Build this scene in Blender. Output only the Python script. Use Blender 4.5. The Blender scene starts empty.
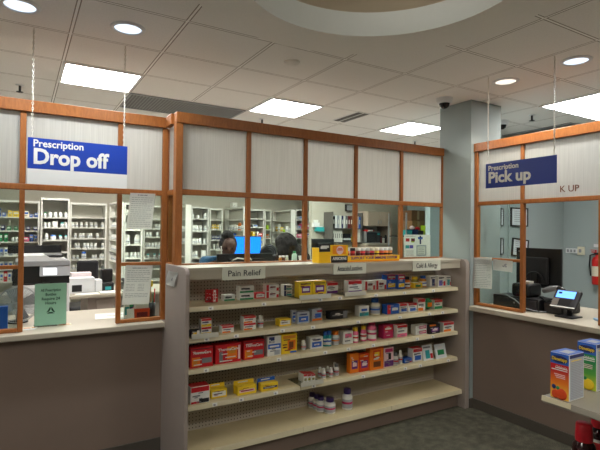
import bpy, bmesh, math, random
from mathutils import Vector, Matrix, Euler, noise
random.seed(7)
PI = math.pi
DATA = {'drop': [(0.04, 2.215), (0.632, 2.218), (0.635, 2.021), (0.637, 1.926), (0.038, 2.023), (0.038, 1.925)],
 'pick': [(2.515, 2.199), (1.928, 2.206), (1.927, 2.007), (2.513, 2.004)],
 'products': [('carton', 'dark red slim carton, first of three at the pegboard end under Pain Relief', 1.17, 3.249, 1.126, 0.022, 0.09, 'red|maroon|red', 1,
               None),
              ('carton', 'dark red slim carton, middle of three under Pain Relief', 1.187, 3.24, 1.126, 0.019, 0.09, 'red|maroon|red', 1, None),
              ('carton', 'red carton with white stripe, last of three under Pain Relief', 1.216, 3.226, 1.126, 0.049, 0.093, 'red|white_stripe', 1, None),
              ('carton', 'small green and white carton lying beside the slim red cartons', 1.337, 3.245, 1.126, 0.087, 0.044, 'white|green_low', 1, None),
              ('stack', 'white carton with green band in the pair right of the lone green carton', 1.47, 3.234, 1.126, 0.118, 0.105, 'white|green_low', 2,
               None),
              ('carton', 'low red and white carton between the green pair and the red pair', 1.594, 3.258, 1.126, 0.081, 0.042, 'red|white_mid', 1, None),
              ('stack', 'red and white carton in the pair left of the dark teal pair', 1.69, 3.24, 1.126, 0.113, 0.104, 'white|red_ends', 2, None),
              ('stack', 'small dark teal and white carton in the pair left of the yellow cartons', 1.853, 3.283, 1.126, 0.078, 0.09, 'white|teal_ends', 2,
               None),
              ('carton', 'yellow carton with purple oval, left one on the clear tray', 1.924, 3.135, 1.126, 0.119, 0.123, 'yellow|oval', 1, 0.07),
              ('carton', 'yellow carton with purple oval, right one on the clear tray', 2.052, 3.135, 1.126, 0.128, 0.125, 'yellow|oval', 1, 0.07),
              ('carton', 'red white and purple carton right beside the yellow cartons', 2.258, 3.249, 1.126, 0.114, 0.092, 'white|red_top_purple', 1, None),
              ('carton', 'white carton with red corner and purple base on its own clear tray', 2.407, 3.135, 1.126, 0.146, 0.109, 'white|red_top_purple', 1,
               0.06),
              ('carton', 'white carton with red ends, left of two alike under the cold sign', 2.682, 3.276, 1.126, 0.117, 0.082, 'white|red_ends', 1, None),
              ('carton', 'white carton with red ends, right of two alike under the cold sign', 2.801, 3.265, 1.126, 0.122, 0.084, 'white|red_ends', 1, None),
              ('carton', 'tall red topped blue and yellow carton, left of two', 2.927, 3.26, 1.126, 0.126, 0.127, 'blue|red_top_yellow', 1, None),
              ('carton', 'tall red topped blue and yellow carton, right of two', 3.004, 3.222, 1.126, 0.085, 0.128, 'blue|red_top_yellow', 1, None),
              ('carton', 'low orange carton in front of a dark capped jar', 3.123, 3.247, 1.126, 0.094, 0.046, 'orange|yellow_mid', 1, None),
              ('jar', 'dark capped orange jar standing behind the low orange carton', 3.094, 3.22, 1.126, 0.062, 0.106, 'orange|dark', 1, None),
              ('carton', 'low yellow carton in front of a yellow capped jar', 3.2, 3.21, 1.126, 0.108, 0.047, 'yellow|green_mid', 1, None),
              ('jar', 'yellow capped jar standing behind the low yellow carton', 3.198, 3.22, 1.126, 0.07, 0.101, 'olive|yellow', 1, None),
              ('jar', 'blue capped amber bottle on the top shelf near Cold and Allergy', 3.303, 3.22, 1.126, 0.068, 0.107, 'amber|blue', 1, None),
              ('carton', 'white carton with dark bottle picture below the cold sign', 3.39, 3.204, 1.126, 0.087, 0.104, 'white|navy_mid', 1, None),
              ('carton', 'white carton with blue mark and red corner, second from the shelf end', 3.465, 3.168, 1.126, 0.101, 0.105, 'white|violet_mid', 1,
               None),
              ('carton', 'white carton with teal bottle picture, at the shelf end', 3.572, 3.179, 1.126, 0.08, 0.099, 'white|teal_mid', 1, None),
              ('carton', 'black and yellow small carton at the shelf end on the clear tray', 1.043, 3.135, 0.917, 0.07, 0.039, 'black|yellow_text', 1, 0.05),
              ('stack', 'yellow white and red carton in the pair on the clear tray', 1.123, 3.135, 0.917, 0.076, 0.114, 'white|yellow_base', 2, 0.05),
              ('carton', 'red white and orange low carton beside the clear tray', 1.285, 3.139, 0.917, 0.091, 0.05, 'white|red_orange', 1, None),
              ('stack', 'red white and orange carton in the pair beside the small white bottle', 1.463, 3.159, 0.917, 0.1, 0.102, 'white|red_orange', 2, None),
              ('bottle', 'small white bottle with white cap beside the red and orange pair', 1.571, 3.182, 0.917, 0.044, 0.09, 'white|white', 1, None),
              ('carton', 'low yellow and white carton in front of the silver cartons', 1.763, 3.164, 0.917, 0.101, 0.054, 'yellow|white_mid', 1, None),
              ('carton', 'silver and blue carton hidden partly by its neighbour', 1.874, 3.215, 0.917, 0.046, 0.102, 'silver|blue_mid', 1, None),
              ('carton', 'silver and blue carton, second in the silver row', 1.937, 3.182, 0.917, 0.111, 0.091, 'silver|blue_mid', 1, None),
              ('carton', 'silver carton with blue picture and orange base', 2.088, 3.219, 0.917, 0.097, 0.097, 'silver|blue_orange', 1, None),
              ('carton', 'black carton lying flat alone on the second shelf', 2.298, 3.207, 0.917, 0.173, 0.066, 'black|grey_end', 1, None),
              ('carton', 'white and teal carton alone left of the blue capped bottle', 2.564, 3.207, 0.917, 0.104, 0.089, 'white|teal_base', 1, None),
              ('bottle', 'plump white bottle with blue cap on the second shelf', 2.702, 3.189, 0.917, 0.09, 0.142, 'cream|blue', 1, None),
              ('carton', 'blue and white carton with red end beside the blue capped bottle', 2.864, 3.177, 0.917, 0.141, 0.084, 'blue|red_left_white', 1, None),
              ('carton', 'red white and blue carton, left of two alike', 3.004, 3.191, 0.917, 0.097, 0.081, 'white|red_top_blue', 1, None),
              ('carton', 'red white and blue carton, right of two alike', 3.096, 3.173, 0.917, 0.108, 0.082, 'white|red_top_blue', 1, None),
              ('carton', 'tall white carton with red top and orange base', 3.21, 3.174, 0.917, 0.093, 0.115, 'white|red_orange', 1, None),
              ('bag', 'green crinkled bag of drops between two white cartons', 3.33, 3.186, 0.917, 0.105, 0.111, 'green|orange', 1, None),
              ('carton', 'white carton with red and green ends at the second shelf end', 3.438, 3.182, 0.917, 0.107, 0.087, 'white|red_green', 1, None),
              ('carton', 'large red heat wrap carton at the shelf end, first of three', 1.087, 3.115, 0.707, 0.159, 0.136, 'red|heat', 1, 0.09),
              ('carton', 'large red heat wrap carton in the middle of three', 1.287, 3.13, 0.707, 0.193, 0.131, 'red|heat2', 1, 0.09),
              ('carton', 'large red heat wrap carton, last of three beside the blue carton', 1.489, 3.138, 0.707, 0.165, 0.135, 'red|heat', 1, 0.09),
              ('carton', 'tall blue and white carton beside the last red heat wrap', 1.658, 3.139, 0.707, 0.114, 0.15, 'white|blue_band', 1, 0.06),
              ('carton', 'tall yellow carton with orange picture and blue base corner', 1.789, 3.143, 0.707, 0.137, 0.15, 'yellow|amber_mid', 1, 0.06),
              ('bottle', 'tiny white bottle with white cap on the middle shelf', 1.946, 3.174, 0.707, 0.042, 0.073, 'white|white', 1, None),
              ('carton', 'white carton with light blue print beside the tiny bottle', 2.057, 3.171, 0.707, 0.119, 0.091, 'white|blue_mid', 1, None),
              ('jar', 'teal bottle with blue cap, left of two', 2.163, 3.195, 0.707, 0.036, 0.118, 'teal|blue', 1, None),
              ('jar', 'teal bottle with blue cap, right of two', 2.193, 3.179, 0.707, 0.041, 0.122, 'teal|blue', 1, None),
              ('bottle', 'white bottle with orange cap beside the teal bottles', 2.269, 3.184, 0.707, 0.069, 0.109, 'pale|orange', 1, None),
              ('carton', 'white carton with pink print left of the pink bottles', 2.374, 3.178, 0.707, 0.098, 0.104, 'white|pink_mid', 1, None),
              ('bottle', 'pink bottle with yellow cap, left of two', 2.461, 3.171, 0.707, 0.06, 0.126, 'pink|yellow', 1, None),
              ('bottle', 'pink bottle with yellow cap, right of two', 2.562, 3.186, 0.707, 0.057, 0.127, 'pink|yellow', 1, None),
              ('bottle', 'large pink bottle with pink cap', 2.639, 3.157, 0.707, 0.083, 0.176, 'pink|pinkd', 1, None),
              ('carton', 'dark pink and red carton beside the large pink bottle', 2.813, 3.179, 0.707, 0.112, 0.117, 'pinkd|red_mid', 1, None),
              ('carton', 'white carton with pink base and red top', 2.952, 3.153, 0.707, 0.123, 0.109, 'white|pink_base', 1, None),
              ('stack', 'white and pink low carton in the pair left of the purple carton', 3.19, 3.15, 0.707, 0.158, 0.089, 'white|pinkd_mid', 2, None),
              ('carton', 'black and purple carton on the middle shelf', 3.322, 3.118, 0.707, 0.139, 0.087, 'black|purple_mid', 1, None),
              ('carton', 'white carton with red top and orange base at the middle shelf end', 3.515, 3.123, 0.707, 0.143, 0.087, 'white|red_orange', 1, None),
              ('carton', 'red and white carton with black base at the fourth shelf end', 1.078, 3.116, 0.463, 0.134, 0.116, 'white|red_top_black', 1, 0.09),
              ('flip', 'yellow carton with raised back flap and dark lettering mark', 1.229, 3.153, 0.463, 0.127, 0.081, 'yellow|white_mid', 1, 0.06),
              ('flip', 'yellow carton with raised back flap and pink band', 1.431, 3.122, 0.463, 0.158, 0.083, 'yellow|pink_band', 1, 0.06),
              ('flip', 'yellow carton with blue back flap', 1.611, 3.115, 0.463, 0.145, 0.075, 'yellow|navy_band', 1, 0.06),
              ('carton', 'first red topped white slim carton on the clear tray', 1.932, 3.135, 0.463, 0.035, 0.067, 'white|red_top', 1, 0.08),
              ('carton', 'second red topped white slim carton on the clear tray', 1.968, 3.135, 0.463, 0.035, 0.062, 'white|red_top', 1, 0.08),
              ('carton', 'third red topped white slim carton on the clear tray', 2.005, 3.135, 0.463, 0.035, 0.056, 'white|red_top', 1, 0.08),
              ('bottle', 'tiny white bottle, first of the six in the middle of the fourth shelf', 2.119, 3.2, 0.463, 0.032, 0.075, 'white|white', 1, None),
              ('bottle', 'tiny white bottle with red mark, second of the six on the fourth shelf', 2.122, 3.149, 0.463, 0.036, 0.079, 'white|white', 1, None),
              ('bottle', 'tiny white bottle, third of the six on the fourth shelf', 2.195, 3.2, 0.463, 0.029, 0.072, 'white|white', 1, None),
              ('bottle', 'tiny white bottle, fourth of the six on the fourth shelf', 2.195, 3.152, 0.463, 0.033, 0.076, 'white|white', 1, None),
              ('bottle', 'tiny white bottle standing back, fifth of the six', 2.289, 3.24, 0.463, 0.027, 0.082, 'white|white', 1, None),
              ('bottle', 'slightly larger white bottle with grey cap, sixth of the six', 2.257, 3.16, 0.463, 0.044, 0.094, 'white|grey', 1, None),
              ('carton', 'tall orange and purple carton, first of three orange cartons', 2.427, 3.16, 0.463, 0.092, 0.163, 'orange|purple_mid', 1, 0.05),
              ('carton', 'tall red orange carton with purple picture, second of three', 2.525, 3.154, 0.463, 0.104, 0.148, 'redorange|purple_mid', 1, 0.05),
              ('carton', 'largest orange carton with sunburst, third of three', 2.654, 3.142, 0.463, 0.149, 0.192, 'orange|sun', 1, 0.06),
              ('carton', 'white and pink carton with purple base beside the largest orange carton', 2.799, 3.154, 0.463, 0.109, 0.17, 'pinkw|purple_base', 1,
               0.05),
              ('bottle', 'small white bottle left of the red tipped one', 2.896, 3.152, 0.463, 0.054, 0.106, 'white|grey', 1, None),
              ('bottle', 'slim white bottle with red label and pointed cap', 2.957, 3.162, 0.463, 0.039, 0.119, 'white|white', 1, None),
              ('carton', 'flat blue carton lying beside the slim bottle', 3.041, 3.17, 0.463, 0.098, 0.039, 'blue|navy_mid', 1, None),
              ('carton', 'white carton with red top and blue base right of the flat blue one', 3.145, 3.155, 0.463, 0.116, 0.122, 'white|red_top_blue', 1,
               None),
              ('packet', 'white foil packet with teal print leaning back', 3.271, 3.139, 0.463, 0.125, 0.134, 'white|teal_mid', 1, None),
              ('packet', 'white foil packet with green edge at the fourth shelf end', 3.43, 3.13, 0.463, 0.14, 0.127, 'white|green_mid', 1, None),
              ('bottle', 'white bottle with purple cap, rearmost of the cluster of five', 2.131, 3.311, 0.172, 0.069, 0.12, 'white|purplecap', 1, None),
              ('bottle', 'white bottle with purple cap, second from the rear in the cluster', 2.14, 3.256, 0.172, 0.069, 0.119, 'white|purplecap', 1, None),
              ('bottle', 'white bottle with purple cap and dark label in the cluster centre', 2.147, 3.204, 0.172, 0.073, 0.12, 'white|purplecap', 1, None),
              ('bottle', 'squat white bottle with purple cap at the cluster front', 2.195, 3.134, 0.172, 0.092, 0.119, 'white|purplecap', 1, None),
              ('bottle', 'tall white bottle with purple cap standing alone on the deck', 2.365, 3.13, 0.172, 0.087, 0.168, 'white|purplecap', 1, None)],
 'units': [('U1', 'y', -0.418, 0.268, 8.2, 2.053, [1.808, 1.604, 1.438, 1.23, 1.032, 0.847],
            [(0, 'x', -0.258, 0.05, 0.119, 'blue'), (0, 'x', -0.195, 0.045, 0.06, 'blue'), (0, 'x', -0.119, 0.051, 0.09, 'yellow'),
             (0, 'x', -0.042, 0.09, 0.083, 'yellow'), (0, 'x', 0.088, 0.079, 0.091, 'cream'), (0, 'x', 0.154, 0.04, 0.046, 'blue'),
             (0, 'x', 0.227, 0.047, 0.069, 'blue'), (1, 'x', -0.205, 0.05, 0.074, 'navy'), (1, 'x', -0.129, 0.057, 0.06, 'green'),
             (1, 'x', -0.039, 0.054, 0.06, 'green'), (1, 'x', 0.117, 0.053, 0.061, 'navy'), (1, 'x', 0.217, 0.056, 0.061, 'navy'),
             (2, 'x', -0.227, 0.038, 0.119, 'green'), (2, 'x', -0.164, 0.051, 0.119, 'green'), (2, 'b', -0.075, 0.046, 0.068, 'w'),
             (2, 'b', -0.03, 0.039, 0.075, 'w'), (2, 'x', 0.09, 0.092, 0.068, 'pink'), (2, 'x', 0.166, 0.045, 0.107, 'blue'),
             (2, 'x', 0.226, 0.048, 0.107, 'silver'), (3, 'x', -0.218, 0.05, 0.119, 'silver'), (3, 'x', -0.161, 0.051, 0.119, 'white'),
             (3, 'x', -0.104, 0.051, 0.12, 'silver'), (3, 'x', -0.046, 0.052, 0.12, 'white'), (3, 'x', 0.11, 0.053, 0.122, 'silver'),
             (3, 'x', 0.176, 0.053, 0.122, 'white'), (4, 'x', -0.215, 0.05, 0.104, 'white'), (4, 'x', -0.158, 0.051, 0.104, 'silver'),
             (4, 'x', -0.101, 0.051, 0.105, 'white'), (5, 'x', -0.212, 0.045, 0.134, 'white'), (5, 'x', -0.162, 0.046, 0.149, 'red'),
             (5, 'x', -0.111, 0.046, 0.135, 'white'), (5, 'x', -0.06, 0.046, 0.15, 'navy'), (5, 'x', -0.011, 0.044, 0.136, 'white')],
            0.32),
           ('U2', 'y', 0.25, 0.605, 7.3, 2.061, [1.797, 1.658, 1.483, 1.318],
            [(0, 'b', 0.305, 0.032, 0.066, 'green'), (0, 'b', 0.366, 0.049, 0.069, 'w'), (0, 'b', 0.43, 0.045, 0.07, 'w'), (0, 'b', 0.496, 0.05, 0.07, 'w'),
             (0, 'b', 0.565, 0.043, 0.07, 'w'), (1, 'b', 0.307, 0.036, 0.069, 'w'), (1, 'b', 0.354, 0.037, 0.069, 'w'), (1, 'j', 0.426, 0.082, 0.084, 'w'),
             (1, 'b', 0.517, 0.05, 0.07, 'teal'), (1, 'b', 0.58, 0.038, 0.07, 'w'), (2, 'b', 0.326, 0.044, 0.09, 'w'), (2, 'j', 0.408, 0.074, 0.069, 'blue'),
             (2, 'b', 0.498, 0.045, 0.07, 'teal'), (2, 'b', 0.583, 0.036, 0.063, 'teal')],
            0.35),
           ('U3', 'y', 0.688, 1.223, 8.2, 2.053, [1.823, 1.663, 1.489, 1.327, 1.155, 0.991, 0.823],
            [(1, 'b', 0.719, 0.049, 0.079, 'w'), (1, 'b', 0.784, 0.049, 0.08, 'w'), (1, 'b', 0.853, 0.05, 0.08, 'w'), (1, 'b', 0.926, 0.05, 0.081, 'w'),
             (1, 'b', 1.0, 0.051, 0.081, 'w'), (1, 'b', 1.068, 0.051, 0.081, 'w'), (1, 'b', 1.169, 0.052, 0.082, 'w'), (2, 'b', 0.768, 0.046, 0.08, 'w'),
             (2, 'b', 0.843, 0.047, 0.08, 'w'), (2, 'b', 0.884, 0.047, 0.08, 'w'), (2, 'b', 0.958, 0.047, 0.081, 'w'), (2, 'b', 0.998, 0.048, 0.081, 'w'),
             (2, 'b', 1.093, 0.048, 0.081, 'w'), (3, 'b', 0.778, 0.046, 0.083, 'w'), (3, 'b', 0.818, 0.047, 0.083, 'w'), (3, 'b', 0.904, 0.047, 0.084, 'w'),
             (3, 'b', 0.953, 0.047, 0.084, 'w'), (3, 'b', 1.005, 0.048, 0.084, 'w'), (3, 'b', 1.065, 0.048, 0.084, 'w'), (3, 'b', 1.217, 0.049, 0.085, 'w'),
             (4, 'b', 0.744, 0.046, 0.064, 'w'), (4, 'b', 0.806, 0.041, 0.064, 'w'), (4, 'b', 0.897, 0.079, 0.119, 'blue'), (4, 'b', 1.033, 0.042, 0.065, 'w'),
             (4, 'b', 1.072, 0.042, 0.071, 'w'), (4, 'b', 1.149, 0.046, 0.082, 'w'), (4, 'b', 1.207, 0.046, 0.082, 'w'), (5, 'b', 0.746, 0.049, 0.079, 'w'),
             (5, 'b', 0.804, 0.049, 0.08, 'w'), (5, 'b', 0.877, 0.05, 0.08, 'w'), (5, 'b', 1.1, 0.051, 0.081, 'w'), (5, 'b', 1.176, 0.052, 0.082, 'w'),
             (5, 'b', 1.231, 0.052, 0.082, 'w')],
            0.32),
           ('U5', 'y', 1.331, 1.596, 7.3, 2.033, [1.861, 1.636, 1.413, 1.214, 1.02],
            [(0, 'j', 1.342, 0.071, 0.075, 'w'), (0, 'b', 1.414, 0.052, 0.075, 'w'), (0, 'b', 1.486, 0.052, 0.075, 'w'), (1, 'b', 1.353, 0.057, 0.105, 'w'),
             (1, 'b', 1.424, 0.058, 0.105, 'w'), (1, 'b', 1.504, 0.058, 0.106, 'w'), (1, 'b', 1.577, 0.059, 0.106, 'w'), (2, 'b', 1.382, 0.08, 0.142, 'w'),
             (2, 'b', 1.54, 0.085, 0.151, 'w'), (3, 'b', 1.337, 0.045, 0.082, 'w'), (3, 'b', 1.387, 0.046, 0.082, 'w'), (3, 'b', 1.452, 0.046, 0.083, 'w'),
             (3, 'b', 1.502, 0.047, 0.083, 'w'), (3, 'b', 1.553, 0.047, 0.083, 'w'), (3, 'b', 1.6, 0.047, 0.084, 'w'), (4, 'j', 1.561, 0.088, 0.068, 'w'),
             (4, 'b', 1.383, 0.051, 0.075, 'w')],
            0.35),
           ('U6', 'y', 1.876, 2.259, 8.5, 2.065, [1.826, 1.652, 1.508, 1.319, 1.131, 0.939],
            [(1, 'b', 2.111, 0.05, 0.083, 'w'), (1, 'b', 2.164, 0.05, 0.083, 'w'), (1, 'b', 2.23, 0.05, 0.083, 'w'), (2, 'b', 1.955, 0.052, 0.085, 'w'),
             (2, 'b', 2.007, 0.052, 0.086, 'w'), (2, 'b', 2.13, 0.053, 0.086, 'w'), (2, 'b', 2.219, 0.054, 0.087, 'w'), (3, 'b', 1.94, 0.047, 0.085, 'w'),
             (3, 'b', 1.989, 0.047, 0.085, 'w'), (3, 'b', 2.05, 0.047, 0.086, 'w'), (3, 'b', 2.108, 0.048, 0.086, 'w'), (3, 'b', 2.165, 0.048, 0.086, 'w'),
             (3, 'b', 2.227, 0.048, 0.087, 'w'), (4, 'b', 1.966, 0.052, 0.078, 'teal'), (4, 'b', 2.083, 0.053, 0.079, 'teal'),
             (4, 'b', 2.176, 0.053, 0.079, 'teal'), (5, 'b', 1.963, 0.052, 0.071, 'w')],
            0.3),
           ('U7', 'y', 2.569, 2.885, 8.0, 2.048, [1.841, 1.618, 1.397, 1.154, 0.956],
            [(0, 'b', 2.587, 0.036, 0.079, 'w'), (0, 'j', 2.708, 0.055, 0.057, 'w'), (0, 'b', 2.86, 0.056, 0.096, 'w'), (1, 'b', 2.593, 0.049, 0.098, 'w'),
             (1, 'b', 2.64, 0.049, 0.099, 'w'), (1, 'b', 2.689, 0.049, 0.099, 'w'), (1, 'b', 2.753, 0.05, 0.099, 'w'), (1, 'b', 2.836, 0.05, 0.1, 'w'),
             (1, 'b', 2.89, 0.05, 0.1, 'w'), (2, 'b', 2.596, 0.049, 0.088, 'w'), (2, 'b', 2.65, 0.049, 0.088, 'w'), (2, 'b', 2.699, 0.049, 0.088, 'w'),
             (2, 'b', 2.747, 0.049, 0.089, 'w'), (2, 'b', 2.829, 0.05, 0.089, 'w'), (3, 'b', 2.609, 0.061, 0.098, 'w'), (3, 'b', 2.683, 0.065, 0.109, 'w'),
             (3, 'j', 2.842, 0.093, 0.125, 'w'), (4, 'b', 2.611, 0.076, 0.105, 'w'), (4, 'b', 2.813, 0.092, 0.107, 'w')],
            0.3),
           ('U8', 'y', 3.121, 3.384, 8.6, 2.056, [1.843, 1.653, 1.45, 1.267, 1.066],
            [(1, 'b', 3.2, 0.045, 0.089, 'yellow'), (1, 'b', 3.249, 0.045, 0.097, 'yellow'), (1, 'b', 3.302, 0.045, 0.089, 'yellow'),
             (1, 'b', 3.351, 0.045, 0.097, 'w'), (1, 'b', 3.392, 0.037, 0.098, 'w'), (2, 'b', 3.207, 0.047, 0.085, 'navy'),
             (2, 'b', 3.255, 0.047, 0.085, 'navy'), (2, 'b', 3.304, 0.047, 0.085, 'navy'), (2, 'b', 3.356, 0.047, 0.086, 'navy'),
             (2, 'b', 3.397, 0.048, 0.086, 'navy'), (3, 'b', 3.229, 0.053, 0.097, 'w'), (3, 'b', 3.311, 0.061, 0.097, 'w'), (3, 'b', 3.385, 0.05, 0.078, 'w')],
            0.3),
           ('U9', 'y', 3.67, 3.98, 8.0, 2.039, [1.865, 1.706, 1.526, 1.322, 1.126],
            [(1, 'x', 3.809, 0.104, 0.042, 'silver'), (2, 'x', 3.782, 0.05, 0.094, 'yellow'), (2, 'b', 3.874, 0.054, 0.095, 'w'),
             (2, 'x', 3.962, 0.093, 0.061, 'red'), (3, 'x', 3.933, 0.03, 0.152, 'cream'), (3, 'x', 3.967, 0.03, 0.152, 'cream'),
             (3, 'x', 3.998, 0.03, 0.153, 'yellow')],
            0.3),
           ('U10', 'y', 4.29, 4.439, 8.6, 2.065, [1.846, 1.667, 1.489, 1.285],
            [(1, 'j', 4.377, 0.069, 0.086, 'lime'), (2, 'b', 4.377, 0.051, 0.082, 'orange'), (3, 'b', 4.403, 0.046, 0.082, 'w')], 0.3),
           ('U11', 'y', 4.67, 5.03, 8.0, 2.066, [1.866, 1.679, 1.507, 1.297, 1.104],
            [(0, 'x', 4.794, 0.079, 0.06, 'silver'), (0, 'x', 4.899, 0.08, 0.06, 'silver'), (1, 'x', 4.773, 0.06, 0.06, 'silver'),
             (1, 'x', 4.866, 0.117, 0.1, 'pink'), (1, 'x', 4.984, 0.095, 0.101, 'pink'), (2, 'x', 4.776, 0.102, 0.072, 'pink'),
             (2, 'x', 4.915, 0.071, 0.12, 'pink'), (2, 'x', 5.0, 0.062, 0.101, 'white'), (2, 'x', 5.057, 0.038, 0.101, 'red'),
             (3, 'x', 4.883, 0.108, 0.072, 'white')],
            0.3),
           ('S4', 'x', 1.225, 7.301, 7.971, 2.047, [1.832, 1.665, 1.475, 1.308, 1.158],
            [(1, 'b', 8.369, 0.075, 0.083, 'w'), (1, 'b', 8.192, 0.075, 0.082, 'w'), (1, 'b', 8.022, 0.075, 0.08, 'w'), (1, 'b', 7.858, 0.075, 0.079, 'w'),
             (2, 'b', 8.369, 0.075, 0.083, 'w'), (2, 'b', 8.192, 0.075, 0.081, 'w'), (2, 'b', 8.022, 0.075, 0.08, 'w'), (2, 'b', 7.858, 0.075, 0.078, 'w'),
             (3, 'b', 8.369, 0.075, 0.083, 'w'), (3, 'b', 8.192, 0.075, 0.081, 'w'), (3, 'b', 8.022, 0.075, 0.08, 'w'), (3, 'b', 7.858, 0.075, 0.078, 'w'),
             (4, 'b', 8.369, 0.075, 0.082, 'w'), (4, 'b', 8.192, 0.075, 0.081, 'w'), (4, 'b', 8.022, 0.075, 0.079, 'w'), (4, 'b', 7.858, 0.075, 0.078, 'w')],
            0.098),
           ('S7', 'x', 2.467, 8.0, 8.769, 2.075, [1.832, 1.617, 1.402, 1.17],
            [(1, 'b', 8.951, 0.075, 0.095, 'w'), (1, 'b', 8.818, 0.075, 0.094, 'w'), (1, 'b', 8.531, 0.075, 0.092, 'w'), (1, 'b', 8.408, 0.075, 0.09, 'w'),
             (2, 'b', 8.951, 0.075, 0.095, 'w'), (2, 'b', 8.818, 0.075, 0.094, 'w'), (2, 'b', 8.531, 0.075, 0.091, 'w'), (2, 'b', 8.408, 0.075, 0.09, 'w'),
             (3, 'b', 8.951, 0.075, 0.095, 'w'), (3, 'b', 8.531, 0.075, 0.091, 'w')],
            0.098),
           ('S8', 'x', 3.554, 8.0, 8.94, 2.081, [1.848, 1.639, 1.537, 1.318],
            [(1, 'b', 9.054, 0.075, 0.102, 'w'), (1, 'b', 8.931, 0.075, 0.109, 'w'), (1, 'b', 8.81, 0.075, 0.112, 'w'), (1, 'b', 8.697, 0.075, 0.099, 'w'),
             (1, 'b', 8.488, 0.075, 0.146, 'orange'), (1, 'b', 8.344, 0.075, 0.096, 'w'), (2, 'x', 8.738, 0.09, 0.052, 'blue'),
             (2, 'x', 8.537, 0.09, 0.043, 'blue')],
            0.098),
           ('S10', 'x', 4.562, 8.0, 8.805, 2.054, [1.841, 1.611, 1.392, 1.17],
            [(1, 'b', 8.914, 0.075, 0.106, 'yellow'), (1, 'b', 8.822, 0.075, 0.169, 'w'), (1, 'b', 8.579, 0.075, 0.103, 'yellow'),
             (1, 'j', 8.471, 0.09, 0.053, 'lime'), (1, 'b', 8.324, 0.075, 0.121, 'w'), (1, 'b', 8.238, 0.075, 0.08, 'w'), (2, 'b', 8.914, 0.075, 0.106, 'w'),
             (2, 'b', 8.777, 0.075, 0.084, 'w')],
            0.098)],
 'w1_m': [0.014, 0.621],
 'w2_m': [1.527, 2.046, 2.572, 3.113],
 'w3_m': [2.492, 1.865]}
SC = bpy.context.scene
COL = SC.collection

# ------------------------------------------------------------------ materials
def lin(c):
    c = c / 255.0
    return c / 12.92 if c <= 0.04045 else ((c + 0.055) / 1.055) ** 2.4
def rgb(t): return (lin(t[0]), lin(t[1]), lin(t[2]), 1)
def new_mat(name):
    m = bpy.data.materials.new(name); m.use_nodes = True
    return m, m.node_tree.nodes, m.node_tree.links, m.node_tree.nodes['Principled BSDF']
def M(name, col, rough=.5, metal=0., var=.06, scale=40., emit=0., spec=.5):
    """plain surface with a little procedural variation of its colour"""
    m, n, l, b = new_mat(name)
    b.inputs['Roughness'].default_value = rough; b.inputs['Metallic'].default_value = metal
    b.inputs['Specular IOR Level'].default_value = spec
    if var > 0:
        tc = n.new('ShaderNodeTexCoord'); no = n.new('ShaderNodeTexNoise'); no.inputs['Scale'].default_value = scale; no.inputs['Detail'].default_value = 3
        mx = n.new('ShaderNodeMixRGB'); c = rgb(col)
        mx.inputs[1].default_value = tuple(x * (1 - var) for x in c[:3]) + (1,); mx.inputs[2].default_value = tuple(min(1, x * (1 + var)) for x in c[:3]) + (1,)
        l.new(tc.outputs['Object'], no.inputs['Vector']); l.new(no.outputs['Fac'], mx.inputs[0]); l.new(mx.outputs[0], b.inputs['Base Color'])
    else: b.inputs['Base Color'].default_value = rgb(col)
    if emit:
        b.inputs['Emission Color'].default_value = rgb(col); b.inputs['Emission Strength'].default_value = emit
    return m
def wood(name, c1, c2):
    m, n, l, b = new_mat(name)
    tc = n.new('ShaderNodeTexCoord'); mp = n.new('ShaderNodeMapping'); mp.inputs['Scale'].default_value = (14, 14, 2.5)
    no = n.new('ShaderNodeTexNoise'); no.inputs['Scale'].default_value = 5; no.inputs['Detail'].default_value = 6; no.inputs['Distortion'].default_value = 1.2
    cr = n.new('ShaderNodeMixRGB'); cr.inputs[1].default_value = rgb(c1); cr.inputs[2].default_value = rgb(c2)
    l.new(tc.outputs['Object'], mp.inputs[0]); l.new(mp.outputs[0], no.inputs['Vector']); l.new(no.outputs['Fac'], cr.inputs[0]); l.new(cr.outputs[0], b.inputs['Base Color'])
    b.inputs['Roughness'].default_value = .38
    return m
def frosted_mat():
    m, n, l, b = new_mat('frosted_reeded_glass')
    out = n['Material Output']
    tc = n.new('ShaderNodeTexCoord'); mp = n.new('ShaderNodeMapping'); mp.inputs['Scale'].default_value = (60, 60, 1.2)
    no = n.new('ShaderNodeTexNoise'); no.inputs['Scale'].default_value = 3; no.inputs['Detail'].default_value = 4
    cr = n.new('ShaderNodeMixRGB'); cr.inputs[1].default_value = rgb((192, 191, 186)); cr.inputs[2].default_value = rgb((224, 223, 218))
    l.new(tc.outputs['Object'], mp.inputs[0]); l.new(mp.outputs[0], no.inputs['Vector']); l.new(no.outputs['Fac'], cr.inputs[0])
    tr = n.new('ShaderNodeBsdfTranslucent'); mx = n.new('ShaderNodeMixShader'); mx.inputs[0].default_value = .62
    l.new(cr.outputs[0], b.inputs['Base Color']); l.new(cr.outputs[0], tr.inputs['Color'])
    b.inputs['Roughness'].default_value = .35
    bp = n.new('ShaderNodeBump'); bp.inputs['Strength'].default_value = .25; bp.inputs['Distance'].default_value = .004
    l.new(no.outputs['Fac'], bp.inputs['Height']); l.new(bp.outputs[0], b.inputs['Normal'])
    l.new(b.outputs[0], mx.inputs[1]); l.new(tr.outputs[0], mx.inputs[2]); l.new(mx.outputs[0], out.inputs[0])
    return m
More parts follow.
